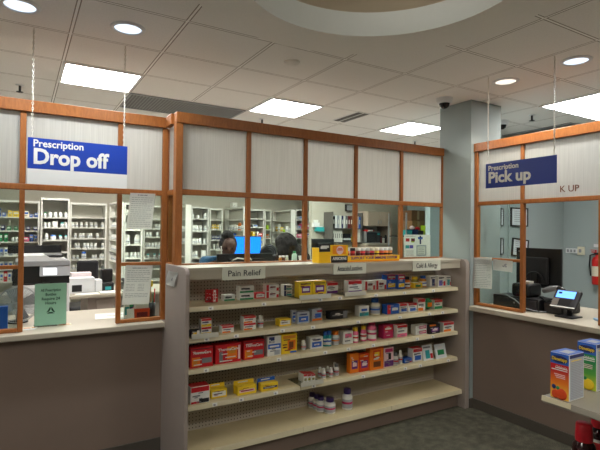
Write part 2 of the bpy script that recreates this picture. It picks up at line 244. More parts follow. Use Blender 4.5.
def glass_mat(name, tint=(240, 246, 243), refl=.5):
    m, n, l, b = new_mat(name)
    out = n['Material Output']; n.remove(b)
    t = n.new('ShaderNodeBsdfTransparent'); t.inputs[0].default_value = rgb(tint)
    g = n.new('ShaderNodeBsdfGlossy'); g.inputs['Roughness'].default_value = .03
    lw = n.new('ShaderNodeLayerWeight'); pw = n.new('ShaderNodeMath'); pw.operation = 'POWER'; pw.inputs[1].default_value = 5; l.new(lw.outputs['Facing'], pw.inputs[0])
    f = n.new('ShaderNodeMath'); f.operation = 'MULTIPLY_ADD'; f.inputs[1].default_value = .8; f.inputs[2].default_value = .03; l.new(pw.outputs[0], f.inputs[0])
    k = n.new('ShaderNodeMath'); k.operation = 'MULTIPLY'; k.inputs[1].default_value = refl
    mx = n.new('ShaderNodeMixShader'); l.new(f.outputs[0], k.inputs[0]); l.new(k.outputs[0], mx.inputs[0])
    l.new(t.outputs[0], mx.inputs[1]); l.new(g.outputs[0], mx.inputs[2]); l.new(mx.outputs[0], out.inputs[0])
    return m
def emit_mat(name, col, s):
    m, n, l, b = new_mat(name); out = n['Material Output']; n.remove(b)
    e = n.new('ShaderNodeEmission'); e.inputs[0].default_value = rgb(col); e.inputs[1].default_value = s
    l.new(e.outputs[0], out.inputs[0]); return m
def floor_mat():
    m, n, l, b = new_mat('speckled_carpet')
    tc = n.new('ShaderNodeTexCoord'); no = n.new('ShaderNodeTexNoise'); no.inputs['Scale'].default_value = 120; no.inputs['Detail'].default_value = 2
    n2 = n.new('ShaderNodeTexNoise'); n2.inputs['Scale'].default_value = 14; n2.inputs['Detail'].default_value = 4
    ad = n.new('ShaderNodeMath'); ad.operation = 'ADD'; l.new(no.outputs['Fac'], ad.inputs[0]); l.new(n2.outputs['Fac'], ad.inputs[1])
    r = n.new('ShaderNodeValToRGB'); r.color_ramp.elements[0].position = .42; r.color_ramp.elements[1].position = .62
    hf = n.new('ShaderNodeMath'); hf.operation = 'MULTIPLY'; hf.inputs[1].default_value = .5; l.new(ad.outputs[0], hf.inputs[0])
    r.color_ramp.elements[0].color = rgb((58, 57, 46)); r.color_ramp.elements[1].color = rgb((94, 91, 76))
    l.new(tc.outputs['Object'], no.inputs['Vector']); l.new(tc.outputs['Object'], n2.inputs['Vector']); l.new(hf.outputs[0], r.inputs[0]); l.new(r.outputs[0], b.inputs['Base Color'])
    b.inputs['Roughness'].default_value = .8
    return m
GX, GY, OX, OY, HC = .5905, .5805, -.913, 2.80, 2.91
RCX, RCY, RIN, ROUT = 1.535, 1.782, .72, 1.03
def ceiling_mat():
    m, n, l, b = new_mat('acoustic_ceiling_tile')
    tc = n.new('ShaderNodeTexCoord'); sp = n.new('ShaderNodeSeparateXYZ'); l.new(tc.outputs['Object'], sp.inputs[0])
    def op(o, a, bb=None):
        x = n.new('ShaderNodeMath'); x.operation = o
        for i, v in enumerate((a, bb)):
            if v is None: continue
            if isinstance(v, (int, float)): x.inputs[i].default_value = v
            else: l.new(v, x.inputs[i])
        return x.outputs[0]
    def bar(axis, g, o, w):
        f = op('FRACT', op('ADD', op('DIVIDE', op('SUBTRACT', axis, o), g), 100.5))
        d = op('MULTIPLY', op('ABSOLUTE', op('SUBTRACT', f, .5)), g)
        return d
    dx, dy = bar(sp.outputs[0], GX, OX, 0), bar(sp.outputs[1], GY, OY, 0)
    d = op('MINIMUM', dx, dy)
    edge = op('MULTIPLY', op('GREATER_THAN', d, .007), op('LESS_THAN', d, .0135))
    tbar = op('LESS_THAN', d, .007)
    no = n.new('ShaderNodeTexNoise'); no.inputs['Scale'].default_value = 90; no.inputs['Detail'].default_value = 4; l.new(tc.outputs['Object'], no.inputs['Vector'])
    base = n.new('ShaderNodeMixRGB'); base.inputs[1].default_value = rgb((228, 226, 223)); base.inputs[2].default_value = rgb((248, 246, 243)); l.new(no.outputs['Fac'], base.inputs[0])
    a = n.new('ShaderNodeMixRGB'); a.inputs[2].default_value = rgb((250, 248, 246)); l.new(tbar, a.inputs[0]); l.new(base.outputs[0], a.inputs[1])
    c = n.new('ShaderNodeMixRGB'); c.inputs[2].default_value = rgb((150, 142, 134)); l.new(edge, c.inputs[0]); l.new(a.outputs[0], c.inputs[1])
    l.new(c.outputs[0], b.inputs['Base Color']); b.inputs['Roughness'].default_value = .9; b.inputs['Specular IOR Level'].default_value = .15
    return m
def dots_mat(name, c1, c2, pitch, rad, axes=(0, 2)):
    m, n, l, b = new_mat(name)
    tc = n.new('ShaderNodeTexCoord'); sp = n.new('ShaderNodeSeparateXYZ'); l.new(tc.outputs['Object'], sp.inputs[0])
    def op(o, a, bb=None):
        x = n.new('ShaderNodeMath'); x.operation = o
        for i, v in enumerate((a, bb)):
            if v is None: continue
            if isinstance(v, (int, float)): x.inputs[i].default_value = v
            else: l.new(v, x.inputs[i])
        return x.outputs[0]
    ds = []
    for ax in axes:
        f = op('FRACT', op('ADD', op('DIVIDE', sp.outputs[ax], pitch), 100.))
        d = op('MULTIPLY', op('SUBTRACT', f, .5), pitch); ds.append(op('MULTIPLY', d, d))
    r2 = op('ADD', ds[0], ds[1]); hole = op('LESS_THAN', r2, rad * rad)
    mx = n.new('ShaderNodeMixRGB'); mx.inputs[1].default_value = rgb(c1); mx.inputs[2].default_value = rgb(c2); l.new(hole, mx.inputs[0])
    l.new(mx.outputs[0], b.inputs['Base Color']); b.inputs['Roughness'].default_value = .6
    return m

PAL = dict(white=(226, 226, 220), cream=(226, 220, 196), pale=(216, 222, 224), silver=(168, 174, 182), grey=(120, 122, 126), black=(28, 28, 32), dark=(40, 36, 38),
    red=(200, 32, 40), maroon=(112, 24, 32), redorange=(214, 72, 28), orange=(236, 126, 30), amber=(214, 138, 46), yellow=(240, 204, 42), olive=(150, 140, 50), lime=(176, 214, 40),
    green=(36, 140, 84), teal=(46, 160, 164), blue=(40, 96, 190), navy=(26, 40, 100), violet=(96, 84, 180), purple=(104, 44, 130), purplecap=(52, 34, 92), pink=(236, 108, 150), pinkd=(196, 44, 100), pinkw=(238, 206, 210),
    brown=(112, 62, 34))
MAT = {k: M('print_' + k, v, .42, var=.05, scale=60) for k, v in PAL.items()}
WOOD = wood('cherry_wood', (122, 66, 28), (186, 116, 56))
FROST = frosted_mat(); GLASS = glass_mat('window_glass'); ACRYL = glass_mat('clear_acrylic', (228, 230, 226), .9)
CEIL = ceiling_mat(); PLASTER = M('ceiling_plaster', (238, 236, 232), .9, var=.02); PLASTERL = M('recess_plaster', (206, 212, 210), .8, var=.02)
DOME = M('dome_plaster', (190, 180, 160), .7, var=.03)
FLOOR = floor_mat()
TAUPE = M('taupe_laminate', (132, 114, 102), .6, var=.05, scale=6); TAUPE2 = M('taupe_end_panel', (160, 148, 140), .55, var=.05, scale=9)
COUNTER = M('cream_laminate', (184, 175, 158), .35, var=.03, scale=30)
BASEB = M('dark_rubber_base', (84, 78, 70), .6, var=.05)
TEAL = M('grey_teal_paint', (160, 172, 172), .75, var=.03, scale=5); BEIGE = M('warm_grey_paint', (186, 182, 168), .8, var=.03, scale=4); PALEBLUE = M('pale_blue_paint', (176, 194, 198), .75, var=.02)
STORE = M('store_wall_paint', (222, 220, 214), .8, var=.03)
SHELFM = M('bone_enamel', (206, 192, 154), .45, var=.04, scale=20); LIP = M('pale_price_channel', (214, 204, 172), .4, var=.03)
PEG = dots_mat('pegboard', (182, 174, 160), (24, 22, 20), .0254, .0042)
GRILLE = dots_mat('perforated_metal', (120, 120, 120), (40, 40, 42), .03, .009, (0, 1))
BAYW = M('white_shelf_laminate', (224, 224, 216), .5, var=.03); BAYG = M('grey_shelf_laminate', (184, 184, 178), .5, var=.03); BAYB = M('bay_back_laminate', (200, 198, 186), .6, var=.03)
BLACKP = M('black_plastic', (26, 26, 28), .35, var=.05); CHAR = M('charcoal_plastic', (44, 44, 48), .4, var=.05); GREYP = M('grey_plastic', (150, 152, 156), .45, var=.04); WHITEP = M('white_plastic', (226, 228, 230), .4, var=.02)
STEEL = M('brushed_steel', (170, 172, 176), .3, .9, var=.05); CHAIN = M('nickel_chain', (226, 222, 212), .4, .2, var=.03)
PAPER = M('white_paper', (232, 232, 226), .8, var=.03, scale=12); INK = M('grey_ink', (158, 158, 162), .8, var=0); INKD = M('dark_ink', (46, 46, 52), .8, var=0)
SIGNB = M('royal_blue_sign', (16, 62, 170), .4, var=.03); SIGNN = M('navy_sign', (14, 52, 150), .4, var=.03); SIGNW = M('sign_white', (236, 236, 232), .5, var=.02)
SHEET, n_, l_, b_ = new_mat('thin_white_sheet'); b_.inputs['Base Color'].default_value = rgb((232, 232, 228)); b_.inputs['Roughness'].default_value = .8
t_ = n_.new('ShaderNodeBsdfTranslucent'); t_.inputs[0].default_value = rgb((232, 232, 228)); x_ = n_.new('ShaderNodeMixShader'); x_.inputs[0].default_value = .6
l_.new(b_.outputs[0], x_.inputs[1]); l_.new(t_.outputs[0], x_.inputs[2]); l_.new(x_.outputs[0], n_['Material Output'].inputs[0])
GREENP = M('mint_paper', (158, 214, 188), .8, var=.03); GREEND = M('dark_green_ink', (24, 70, 52), .8, var=0)
SCREENB = emit_mat('blue_screen', (24, 112, 232), 1.0); SCREENL = emit_mat('pale_blue_screen', (92, 142, 236), 1.1); SCREENW = emit_mat('white_screen', (236, 240, 246), 1.2)
SKIN = M('brown_skin', (74, 46, 36), .5, var=.08); HAIR = M('black_hair', (18, 15, 14), .75, var=.3, scale=90); HAIR2 = M('dark_brown_hair', (20, 14, 12), .8, var=.4, scale=60)
SHIRT = M('blue_uniform', (24, 78, 116), .8, var=.08); SHIRT2 = M('black_tunic', (40, 38, 42), .8, var=.08); TROUS = M('navy_trousers', (30, 32, 44), .8, var=.05); SHOE = M('black_shoe', (20, 20, 20), .5, var=.05)
CARD = M('cardboard', (150, 112, 76), .8, var=.06); EXTRED = M('extinguisher_red', (196, 30, 26), .3, var=.03)
TROFF = emit_mat('troffer_diffuser', (255, 252, 246), 10.0); FILLB = emit_mat('added_back_fill_diffuser', (255, 252, 244), 20.0); FILLS = emit_mat('added_shop_fill_diffuser', (255, 250, 240), 10.5)  # the last two glow only in the added, unseen fill lights
DOWN = emit_mat('downlight_lens_cool', (214, 230, 248), .55); DOWNW = emit_mat('downlight_lens_warm', (255, 242, 222), .45); BULB = emit_mat('cove_lamp', (255, 248, 238), 6.0)
DARKRED = M('cough_syrup', (40, 12, 16), .15, var=.05); SEAL = M('red_shrink_seal', (196, 24, 40), .35, var=.2, scale=160)

# ------------------------------------------------------------------ geometry helpers
class MB:
    def __init__(s, *mats): s.bm = bmesh.new(); s.mats = list(mats)
    def mi(s, m):
        if m is None: return 0
        if m not in s.mats: s.mats.append(m)
        return s.mats.index(m)
    def _fin(s, geom_faces, m):
        i = s.mi(m)
        for f in geom_faces: f.material_index = i
    def box(s, x0, x1, y0, y1, z0, z1, m=None, bev=0., seg=2):
        b = bmesh.new(); r = bmesh.ops.create_cube(b, size=1)
        sx, sy, sz = abs(x1 - x0), abs(y1 - y0), abs(z1 - z0)
        for v in b.verts: v.co = Vector(((x0 + x1) / 2 + v.co.x * sx, (y0 + y1) / 2 + v.co.y * sy, (z0 + z1) / 2 + v.co.z * sz))
        if bev > 0: bmesh.ops.bevel(b, geom=b.edges[:], offset=min(bev, sx * .45, sy * .45, sz * .45), segments=seg, affect='EDGES', profile=.5)
        s.merge(b, m); return s
    def merge(s, b, m=None, mat=None):
        i = s.mi(m) if m is not None else None
        vm = {}
        for v in b.verts: vm[v] = s.bm.verts.new(mat @ v.co if mat else v.co)
        for f in b.faces:
            try: nf = s.bm.faces.new([vm[v] for v in f.verts])
            except ValueError: continue
            nf.material_index = i if i is not None else f.material_index; nf.smooth = f.smooth
        b.free()
    def lathe(s, prof, c=(0, 0, 0), seg=20, m=None, smooth=True, mat=None):
        """prof: (radius, z) from bottom to top"""
        b = bmesh.new(); rings = []
        for r, z in prof:
            if r <= 1e-6: rings.append([b.verts.new((c[0], c[1], c[2] + z))])
            else: rings.append([b.verts.new((c[0] + r * math.cos(2 * PI * k / seg), c[1] + r * math.sin(2 * PI * k / seg), c[2] + z)) for k in range(seg)])
        for a, d in zip(rings, rings[1:]):
            for k in range(seg):
                k2 = (k + 1) % seg
                if len(a) == 1 and len(d) == 1: continue
                if len(a) == 1: f = b.faces.new([a[0], d[k2], d[k]])
                elif len(d) == 1: f = b.faces.new([a[k], a[k2], d[0]])
                else: f = b.faces.new([a[k], a[k2], d[k2], d[k]])
                f.smooth = smooth
        s.merge(b, m, mat); return s
    def cyl(s, c, r, h, seg=16, m=None, mat=None): return s.lathe([(0, 0), (r, 0), (r, h), (0, h)], c, seg, m, False, mat)
    def prism(s, poly, axis, a0, a1, m=None):
        """poly 2-D outline extruded along axis 'x' (y,z) / 'y' (x,z) / 'z' (x,y)"""
        def P(u, v, a): return {'x': (a, u, v), 'y': (u, a, v), 'z': (u, v, a)}[axis]
        b = bmesh.new(); A = [b.verts.new(P(u, v, a0)) for u, v in poly]; B = [b.verts.new(P(u, v, a1)) for u, v in poly]
        n = len(poly); b.faces.new(A[::-1]); b.faces.new(B)
        for k in range(n): b.faces.new([A[k], A[(k + 1) % n], B[(k + 1) % n], B[k]])
        bmesh.ops.recalc_face_normals(b, faces=b.faces[:]); s.merge(b, m); return s
    def tube(s, pts, r, seg=8, m=None):
        b = bmesh.new(); pts = [Vector(p) for p in pts]; rings = []
        for i, p in enumerate(pts):
            t = (pts[min(i + 1, len(pts) - 1)] - pts[max(i - 1, 0)]).normalized()
            up = Vector((0, 0, 1)) if abs(t.z) < .9 else Vector((1, 0, 0))
            u = t.cross(up).normalized(); v = t.cross(u)
            rr = r[i] if isinstance(r, (list, tuple)) else r
            rings.append([b.verts.new(p + (u * math.cos(2 * PI * k / seg) + v * math.sin(2 * PI * k / seg)) * rr) for k in range(seg)])
        for a, d in zip(rings, rings[1:]):
            for k in range(seg):
                f = b.faces.new([a[k], a[(k + 1) % seg], d[(k + 1) % seg], d[k]]); f.smooth = True
        b.faces.new(rings[0][::-1]); b.faces.new(rings[-1])
        bmesh.ops.recalc_face_normals(b, faces=b.faces[:]); s.merge(b, m); return s
    def quadp(s, p, m=None):
        f = s.bm.faces.new([s.bm.verts.new(q) for q in p]); f.material_index = s.mi(m); return s
    def mesh(s, name, inv=None):
        if inv:
            for v in s.bm.verts: v.co = inv @ v.co
        me = bpy.data.meshes.new(name); s.bm.to_mesh(me); s.bm.free()
        for m in s.mats: me.materials.append(m)
        return me
def obj(name, mb, parent=None, world=False, label=None):
    inv = None
    if world and parent is not None:
        bpy_m = parent_matrix(parent); inv = bpy_m.inverted()
    me = mb.mesh(name, inv) if isinstance(mb, MB) else mb
    o = bpy.data.objects.new(name, me); COL.objects.link(o)
    if parent is not None: o.parent = parent
    if label: o['label'] = label
    return o
def parent_matrix(p):
    m = p.matrix_basis.copy()
    while p.parent is not None:
        p = p.parent; m = p.matrix_basis @ m
    return m
def tag(o, label, cat, group=None):
    o['label'] = label; o['category'] = cat
    if group: o['group'] = group
    return o
def thing(name, label, cat, loc=(0, 0, 0), rot=(0, 0, 0), group=None):
    o = bpy.data.objects.new(name, None); o.empty_display_size = .05; COL.objects.link(o); o.location = loc; o.rotation_euler = rot
    return tag(o, label, cat, group)
def struct(name, mb):
    o = obj(name, mb); o['kind'] = 'structure'; return o
def dup(root, loc, label, group=None):
    r = root.copy(); COL.objects.link(r); r.location = loc; r['label'] = label
    if group: r['group'] = group
    for ch in list(root.children):
        c = ch.copy(); COL.objects.link(c); c.parent = r
        for g in list(ch.children):
            d = g.copy(); COL.objects.link(d); d.parent = c
    return r
FACE_Y = Matrix.Rotation(PI / 2, 4, 'X')                                     # lettering read from -Y
FACE_X = Matrix.Rotation(-PI / 2, 4, 'Z') @ Matrix.Rotation(PI / 2, 4, 'X')  # lettering read from -X
def text_mesh(s, size, extrude=.0008, bold=0., width=None, align='CENTER', spacing=1., line=1.):
    cu = bpy.data.curves.new('lettering', 'FONT'); cu.body = s; cu.size = size; cu.extrude = extrude; cu.offset = bold; cu.align_x = align; cu.align_y = 'CENTER'; cu.space_character = spacing; cu.space_line = line
    cu.resolution_u = 3
    o = bpy.data.objects.new('lettering', cu); COL.objects.link(o)
    dg = bpy.context.evaluated_depsgraph_get(); me = bpy.data.meshes.new_from_object(o.evaluated_get(dg))
    COL.objects.unlink(o); bpy.data.objects.remove(o); bpy.data.curves.remove(cu)
    if width:
        w = max(v.co.x for v in me.vertices) - min(v.co.x for v in me.vertices)
        k = width / w
        for v in me.vertices: v.co.x *= k
    return me
def lettering(s, size, mat, parent, loc, face=FACE_Y, name='lettering', world=True, **kw):
    me = text_mesh(s, size, **kw); me.name = name; me.materials.clear(); me.materials.append(mat)
    t = Matrix.Translation(loc) @ face
    if world: t = parent_matrix(parent).inverted() @ t
    me.transform(t)
    return obj(name, me, parent)

# ------------------------------------------------------------------ room shell
XL, XR, YF, YB = -3.5, 7.10, -4.0, 8.95
fl = MB(FLOOR); fl.box(XL - .1, XR + .1, YF - .1, YB + .1, -.06, 0); fl.box(XL, 3.6, 3.71, YB, -.01, .0008, M('bounce_vinyl', (206, 200, 188), .5, var=.04)); fl.box(3.84, XR, 2.0, YB, -.01, .0008, M('bounce_vinyl_pale', (206, 200, 188), .5, var=.04)); struct('floor', fl)  # unseen pale floor behind the counters, added to bounce light onto the ceiling
def build_ceiling():
    bm = bmesh.new()
    R = [bm.verts.new(p + (HC,)) for p in ((XL - .1, YF - .1), (XR + .1, YF - .1), (XR + .1, YB + .1), (XL - .1, YB + .1))]
    N = 72
    co = [bm.verts.new((RCX + ROUT * math.cos(2 * PI * k / N), RCY + ROUT * math.sin(2 * PI * k / N), HC)) for k in range(N)]
    ci = [bm.verts.new((RCX + RIN * math.cos(2 * PI * k / N), RCY + RIN * math.sin(2 * PI * k / N), HC)) for k in range(N)]
    ed = [bm.edges.new((R[i], R[(i + 1) % 4])) for i in range(4)] + [bm.edges.new((co[i], co[(i + 1) % N])) for i in range(N)]
    bmesh.ops.triangle_fill(bm, edges=ed, use_beauty=True, use_dissolve=False)
    for f in bm.faces: f.material_index = 0
    for k in range(N):
        f = bm.faces.new([co[k], ci[k], ci[(k + 1) % N], co[(k + 1) % N]]); f.material_index = 1
    for f in bm.faces:
        f.normal_update()
        if f.normal.z > 0: f.normal_flip()
    mb = MB(CEIL, PLASTER); mb.merge(bm)
    return struct('ceiling', mb)
build_ceiling()
struct('wall_left', MB(STORE).box(XL - .1, XL, YF, YB, 0, HC))
struct('wall_front', MB(STORE).box(XL, XR, YF - .1, YF, 0, HC))
struct('wall_right', MB(TEAL).box(XR, XR + .1, YF, YB, 0, HC))
struct('wall_back', MB(BEIGE).box(XL, XR, YB, YB + .1, 0, HC))
struct('wall_binder', MB(BEIGE).box(4.69, 7.08, 7.45, 7.55, 0, HC - .005))
struct('wall_pale', MB(PALEBLUE).box(5.735, 7.09, 5.50, 5.60, 0, HC - .005))
struct('wall_pickup', MB(TEAL).box(5.79, 7.09, 4.10, 4.20, 0, HC - .005))
dg = MB(TEAL); dg.prism([(4.10, 3.24), (5.79, 4.12), (5.79, 4.20), (4.06, 3.30)], 'z', 0, HC - .005); struct('wall_angled', dg)
struct('wall_column', MB(TEAL).box(3.662, 4.10, 3.0, 3.385, 0, HC - .004))
# half walls below the counters
struct('wall_dropoff', MB(TAUPE).box(XL + .01, .955, 3.576, 3.70, 0, .925))
struct('wall_center', MB(TAUPE).box(1.0, 3.64, 3.43, 3.55, 0, 1.30))
struct('wall_counter', MB(TAUPE).box(3.705, 3.83, -2.5, 2.998, 0, .915))
struct('baseboard_dropoff', MB(BASEB).box(XL + .02, .930, 3.566, 3.576, 0, .095))
struct('baseboard_counter', MB(BASEB).box(3.693, 3.705, -2.5, 2.985, 0, .088))
struct('baseboard_column', MB(BASEB).box(3.652, 3.70, 2.988, 2.999, 0, .088))

# recessed round dome in the ceiling
d = thing('ceiling_dome', 'round recessed ceiling dome with a warm glow over the aisle', 'ceiling dome', (RCX, RCY, HC))
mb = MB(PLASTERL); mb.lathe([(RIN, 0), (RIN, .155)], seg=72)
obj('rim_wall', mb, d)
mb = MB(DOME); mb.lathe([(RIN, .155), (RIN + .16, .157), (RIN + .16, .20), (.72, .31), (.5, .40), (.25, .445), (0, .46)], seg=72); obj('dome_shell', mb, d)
mb = MB(BULB); mb.lathe([(0, .20), (.05, .205), (.075, .24), (.06, .29), (0, .31)], (.22, .10, 0), seg=20); obj('lamp_bulb', mb, d)
mb = MB(STEEL); mb.lathe([(.018, .30), (.02, .44)], (.22, .10, 0), seg=12); obj('lamp_holder', mb, d)

# ceiling lights
def troffer(x0, x1, y0, y1, label, grp='square ceiling lights', em=None):
    t = thing('ceiling_light', label, 'ceiling light', ((x0 + x1) / 2, (y0 + y1) / 2, HC), group=grp)
    a, b = (x1 - x0) / 2, (y1 - y0) / 2; f = MB(WHITEP)
    w = .022
    for q in ((-a, a, -b, -b + w), (-a, a, b - w, b), (-a, -a + w, -b + w, b - w), (a - w, a, -b + w, b - w)): f.box(*q, -.012, -.001)
    obj('frame', f, t); obj('diffuser', MB(em or TROFF).box(-a + w, a - w, -b + w, b - w, -.008, -.001), t)
troffer(.268, .858, 3.96, 4.54, 'square white ceiling light above the drop off counter frame')
troffer(2.04, 2.63, 3.96, 4.54, 'square white ceiling light over the middle of the centre glazed frame')
troffer(3.81, 4.40, 3.96, 4.54, 'square white ceiling light behind the grey column beside the security camera')
troffer(4.41, 5.59, 2.22, 2.80, 'long white ceiling light behind the pick up frame')
for x in (.268, 2.04, 3.81): 
    troffer(x, x + .59, 6.28, 6.86, em=FILLB, label='added unseen fill light over the far pharmacy bays, %s of three' % {.268: 'first', 2.04: 'second', 3.81: 'third'}[x])  # out-of-view lights added to brighten the back room
for i, (x, y) in enumerate(((.27, -.68), (2.63, -.68), (-2.09, .48))): troffer(x, x + .59, y, y + .58, 'added unseen fill light over the shop floor, %s of three' % ('first', 'second', 'third')[i], em=FILLS)  # out-of-view lights added as frontal fill for the shelves
def downlight(x, y, lens, label):
    t = thing('downlight', label, 'downlight', (x, y, HC), group='round ceiling downlights')
    mb = MB(WHITEP); mb.lathe([(.080, -.002), (.083, -.012), (.104, -.008), (.106, -.001)], seg=28); obj('trim_ring', mb, t)
    mb = MB(lens); mb.lathe([(0, -.004), (.081, -.004), (.081, -.001), (0, -.001)], seg=28); obj('lens', mb, t)
def spot(x, y, e, col):
    L = bpy.data.lights.new('downlight_lamp', 'SPOT'); L.energy = e; L.color = col; L.spot_size = math.radians(140); L.spot_blend = .6; L.shadow_soft_size = .07
    o = bpy.data.objects.new('downlight_lamp', L); COL.objects.link(o); o.location = (x, y, HC - .02)
for x, y, w_ in ((-.014, 3.10, 0), (.569, 3.09, 0), (3.455, 2.487, 1), (3.465, 1.915, 0)): spot(x, y, 16, (1, .92, .80) if w_ else (.93, .97, 1))
downlight(-.014, 3.10, DOWN, 'round recessed downlight beside the first drop off sign chain')
downlight(.569, 3.09, DOWN, 'round recessed downlight beside the second drop off sign chain')
downlight(3.455, 2.487, DOWNW, 'warm round downlight beside the first pick up sign chain')
downlight(3.465, 1.915, DOWN, 'round recessed downlight beside the second pick up sign chain')
def grille(x0, x1, y0, y1, label):
    t = thing('return_air_grille', label, 'air grille', ((x0 + x1) / 2, (y0 + y1) / 2, HC)); a, b = (x1 - x0) / 2, (y1 - y0) / 2
    obj('perforated_panel', MB(GRILLE).box(-a + .015, a - .015, -b + .015, b - .015, -.008, -.001), t)
    f = MB(GREYP)
    for q in ((-a, a, -b, -b + .015), (-a, a, b - .015, b), (-a, -a + .015, -b + .015, b - .015), (a - .015, a, -b + .015, b - .015)): f.box(*q, -.012, -.001)
    obj('frame', f, t)
grille(.868, 2.03, 4.545, 5.11, 'long dark perforated ceiling grille behind the corner wood post')
grille(5.36, 5.95, 3.02, 3.95, 'dark perforated ceiling grille beyond the pick up frame')
t = thing('slot_diffuser', 'ceiling air diffuser with two black slots beside the middle light', 'air diffuser', (3.13, 4.18, HC))
obj('plate', MB(WHITEP).box(-.085, .085, -.23, .23, -.006, -.001), t)
obj('slots', MB(BLACKP).box(-.07, -.012, -.22, .22, -.009, -.0062).box(.012, .07, -.22, .22, -.009, -.0062), t)
def sprinkler(x, y, label):
    t = thing('fire_sprinkler', label, 'sprinkler', (x, y, HC), group='ceiling sprinklers')
    mb = MB(WHITEP); mb.lathe([(.012, -.008), (.034, -.005), (.036, -.001)], seg=16); obj('escutcheon', mb, t)
    mb = MB(CHAR); mb.lathe([(0, -.062), (.010, -.060), (.010, -.001)], seg=10); mb.lathe([(0, -.066), (.028, -.064), (.028, -.060), (0, -.060)], seg=14); obj('head', mb, t)
sprinkler(-.012, 4.844, 'small dark sprinkler above the first pane of the drop off frame')
sprinkler(2.35, 4.81, 'small sprinkler just above the centre frame beam')
sprinkler(4.709, 4.807, 'small sprinkler below the light beside the grey column')
sprinkler(4.69, 3.055, 'small sprinkler beyond the column above the pick up beam')
t = tag(obj('ceiling_sensor', MB(PLASTER).lathe([(0, -.016), (.05, -.014), (.06, -.001)], (1.736, 3.057, HC), 24)), 'flat round ceiling sensor between the dome and the middle light', 'sensor')
def camdome(x, y, label):
    t = thing('security_camera', label, 'security camera', (x, y, HC))
    mb = MB(WHITEP); mb.lathe([(.050, -.050), (.066, -.042), (.078, -.001)], seg=24); obj('housing', mb, t)
    mb = MB(M('smoked_dome', (16, 16, 18), .08, var=0)); mb.lathe([(0, -.098), (.022, -.094), (.040, -.079), (.050, -.050)], seg=24); obj('dome_lens', mb, t)
camdome(3.43, 3.12, 'white dome security camera on the ceiling before the grey column')
camdome(4.66, 3.40, 'white dome security camera partly hidden behind the grey column')

# ------------------------------------------------------------------ glazed wooden partitions
ZT, ZB, ZM = 2.49, 2.412, 1.919
def partition(label, x0, y0):
    return thing('glazed_partition', label, 'glazed partition', (x0, y0, .9))
def wbox(root, name, mat, *q, bev=.004):
    return obj(name, MB(mat).box(*q, bev=bev), root, True)
# centre frame: front face y = 3.34
Wc = partition('wood framed glazed partition above the medicine shelves, between corner post and column', .95, 3.34)
ya, yb = 3.34, 3.40
wbox(Wc, 'top_beam', WOOD, .952, 3.70, ya - .012, yb + .01, ZB, ZT)
wbox(Wc, 'corner_post', WOOD, .952, 1.003, ya - .008, yb, 1.39, ZB)
wbox(Wc, 'end_post', WOOD, 3.655, 3.705, ya, yb - .02, 1.398, ZB)
wbox(Wc, 'middle_rail', WOOD, 1.003, 3.655, ya + .003, yb - .02, ZM - .02, ZM + .02)
wbox(Wc, 'sill_rail', WOOD, 1.003, 3.655, ya + .003, yb - .01, 1.372, 1.402)
ms = [1.003] + DATA['w2_m'] + [3.655]
for m in ms[1:-1]:
    wbox(Wc, 'mullion', WOOD, m - .018, m + .018, ya + .003, yb - .02, ZM + .02, ZB); wbox(Wc, 'mullion', WOOD, m - .018, m + .018, ya + .003, yb - .02, 1.402, ZM - .02)
for i in range(5):
    a = ms[i] + (.018 if i else 0); b = ms[i + 1] - (.018 if i < 4 else 0)
    wbox(Wc, 'frosted_pane', FROST, a, b, ya + .02, ya + .026, ZM + .02, ZB, bev=0); wbox(Wc, 'clear_pane', GLASS, a, b, ya + .02, ya + .025, 1.402, ZM - .02, bev=0)
# drop off frame: front face y = 3.576, with the short return beside the corner post
Wd = partition('wood framed glazed partition over the drop off counter', -1.5, 3.576)
yd, ye = 3.576, 3.625
wbox(Wd, 'top_beam', WOOD, XL + .02, .951, yd - .012, ye + .01, ZB, ZT)
wbox(Wd, 'return_beam', WOOD, .935, 1.0, 3.41, yd - .013, ZB, ZT)
wbox(Wd, 'return_post', WOOD, .966, 1.0, yd - .012, ye, .99, ZB)
wbox(Wd, 'return_rail', WOOD, .953, .985, 3.41, yd - .013, ZM - .02, ZM + .02)
wbox(Wd, 'return_sill', WOOD, .953, .985, 3.41, yd - .013, 1.372, 1.402)
wbox(Wd, 'frosted_pane', FROST, .968, .974, 3.41, yd - .013, ZM + .02, ZB, bev=0)
wbox(Wd, 'clear_pane', GLASS, .968, .973, 3.41, yd - .013, 1.402, ZM - .02, bev=0)
wbox(Wd, 'end_post', WOOD, .922, .964, yd + .002, ye, .967, ZB)
wbox(Wd, 'middle_rail', WOOD, XL + .02, .922, yd + .003, ye - .005, ZM - .02, ZM + .02)
m1, m2 = DATA['w1_m']
m0 = m1 - (m2 - m1)
for m in (m0, m1, m2): wbox(Wd, 'mullion', WOOD, m - .018, m + .018, yd + .003, ye - .005, ZM + .02, ZB)
for m in (m0, m1, m2): wbox(Wd, 'mullion', WOOD, m - .016, m + .016, yd + .003, ye - .005, .967, ZM - .02)
for a, b in ((XL + .02, m0 - .018), (m0 + .018, m1 - .018), (m1 + .018, m2 - .018), (m2 + .018, .922)):
    wbox(Wd, 'frosted_pane', FROST, a, b, yd + .02, yd + .026, ZM + .02, ZB, bev=0)
for a, b in ((m2 + .016, .922), (m0 + .016, m1 - .016)):
    wbox(Wd, 'cross_rail', WOOD, a, b, yd + .003, ye - .005, 1.379, 1.404); wbox(Wd, 'bottom_rail', WOOD, a, b, yd + .003, ye - .005, .967, .992)
    wbox(Wd, 'clear_pane', GLASS, a, b, yd + .02, yd + .025, 1.404, ZM - .02, bev=0); wbox(Wd, 'clear_pane', GLASS, a, b, yd + .02, yd + .025, .992, 1.379, bev=0)
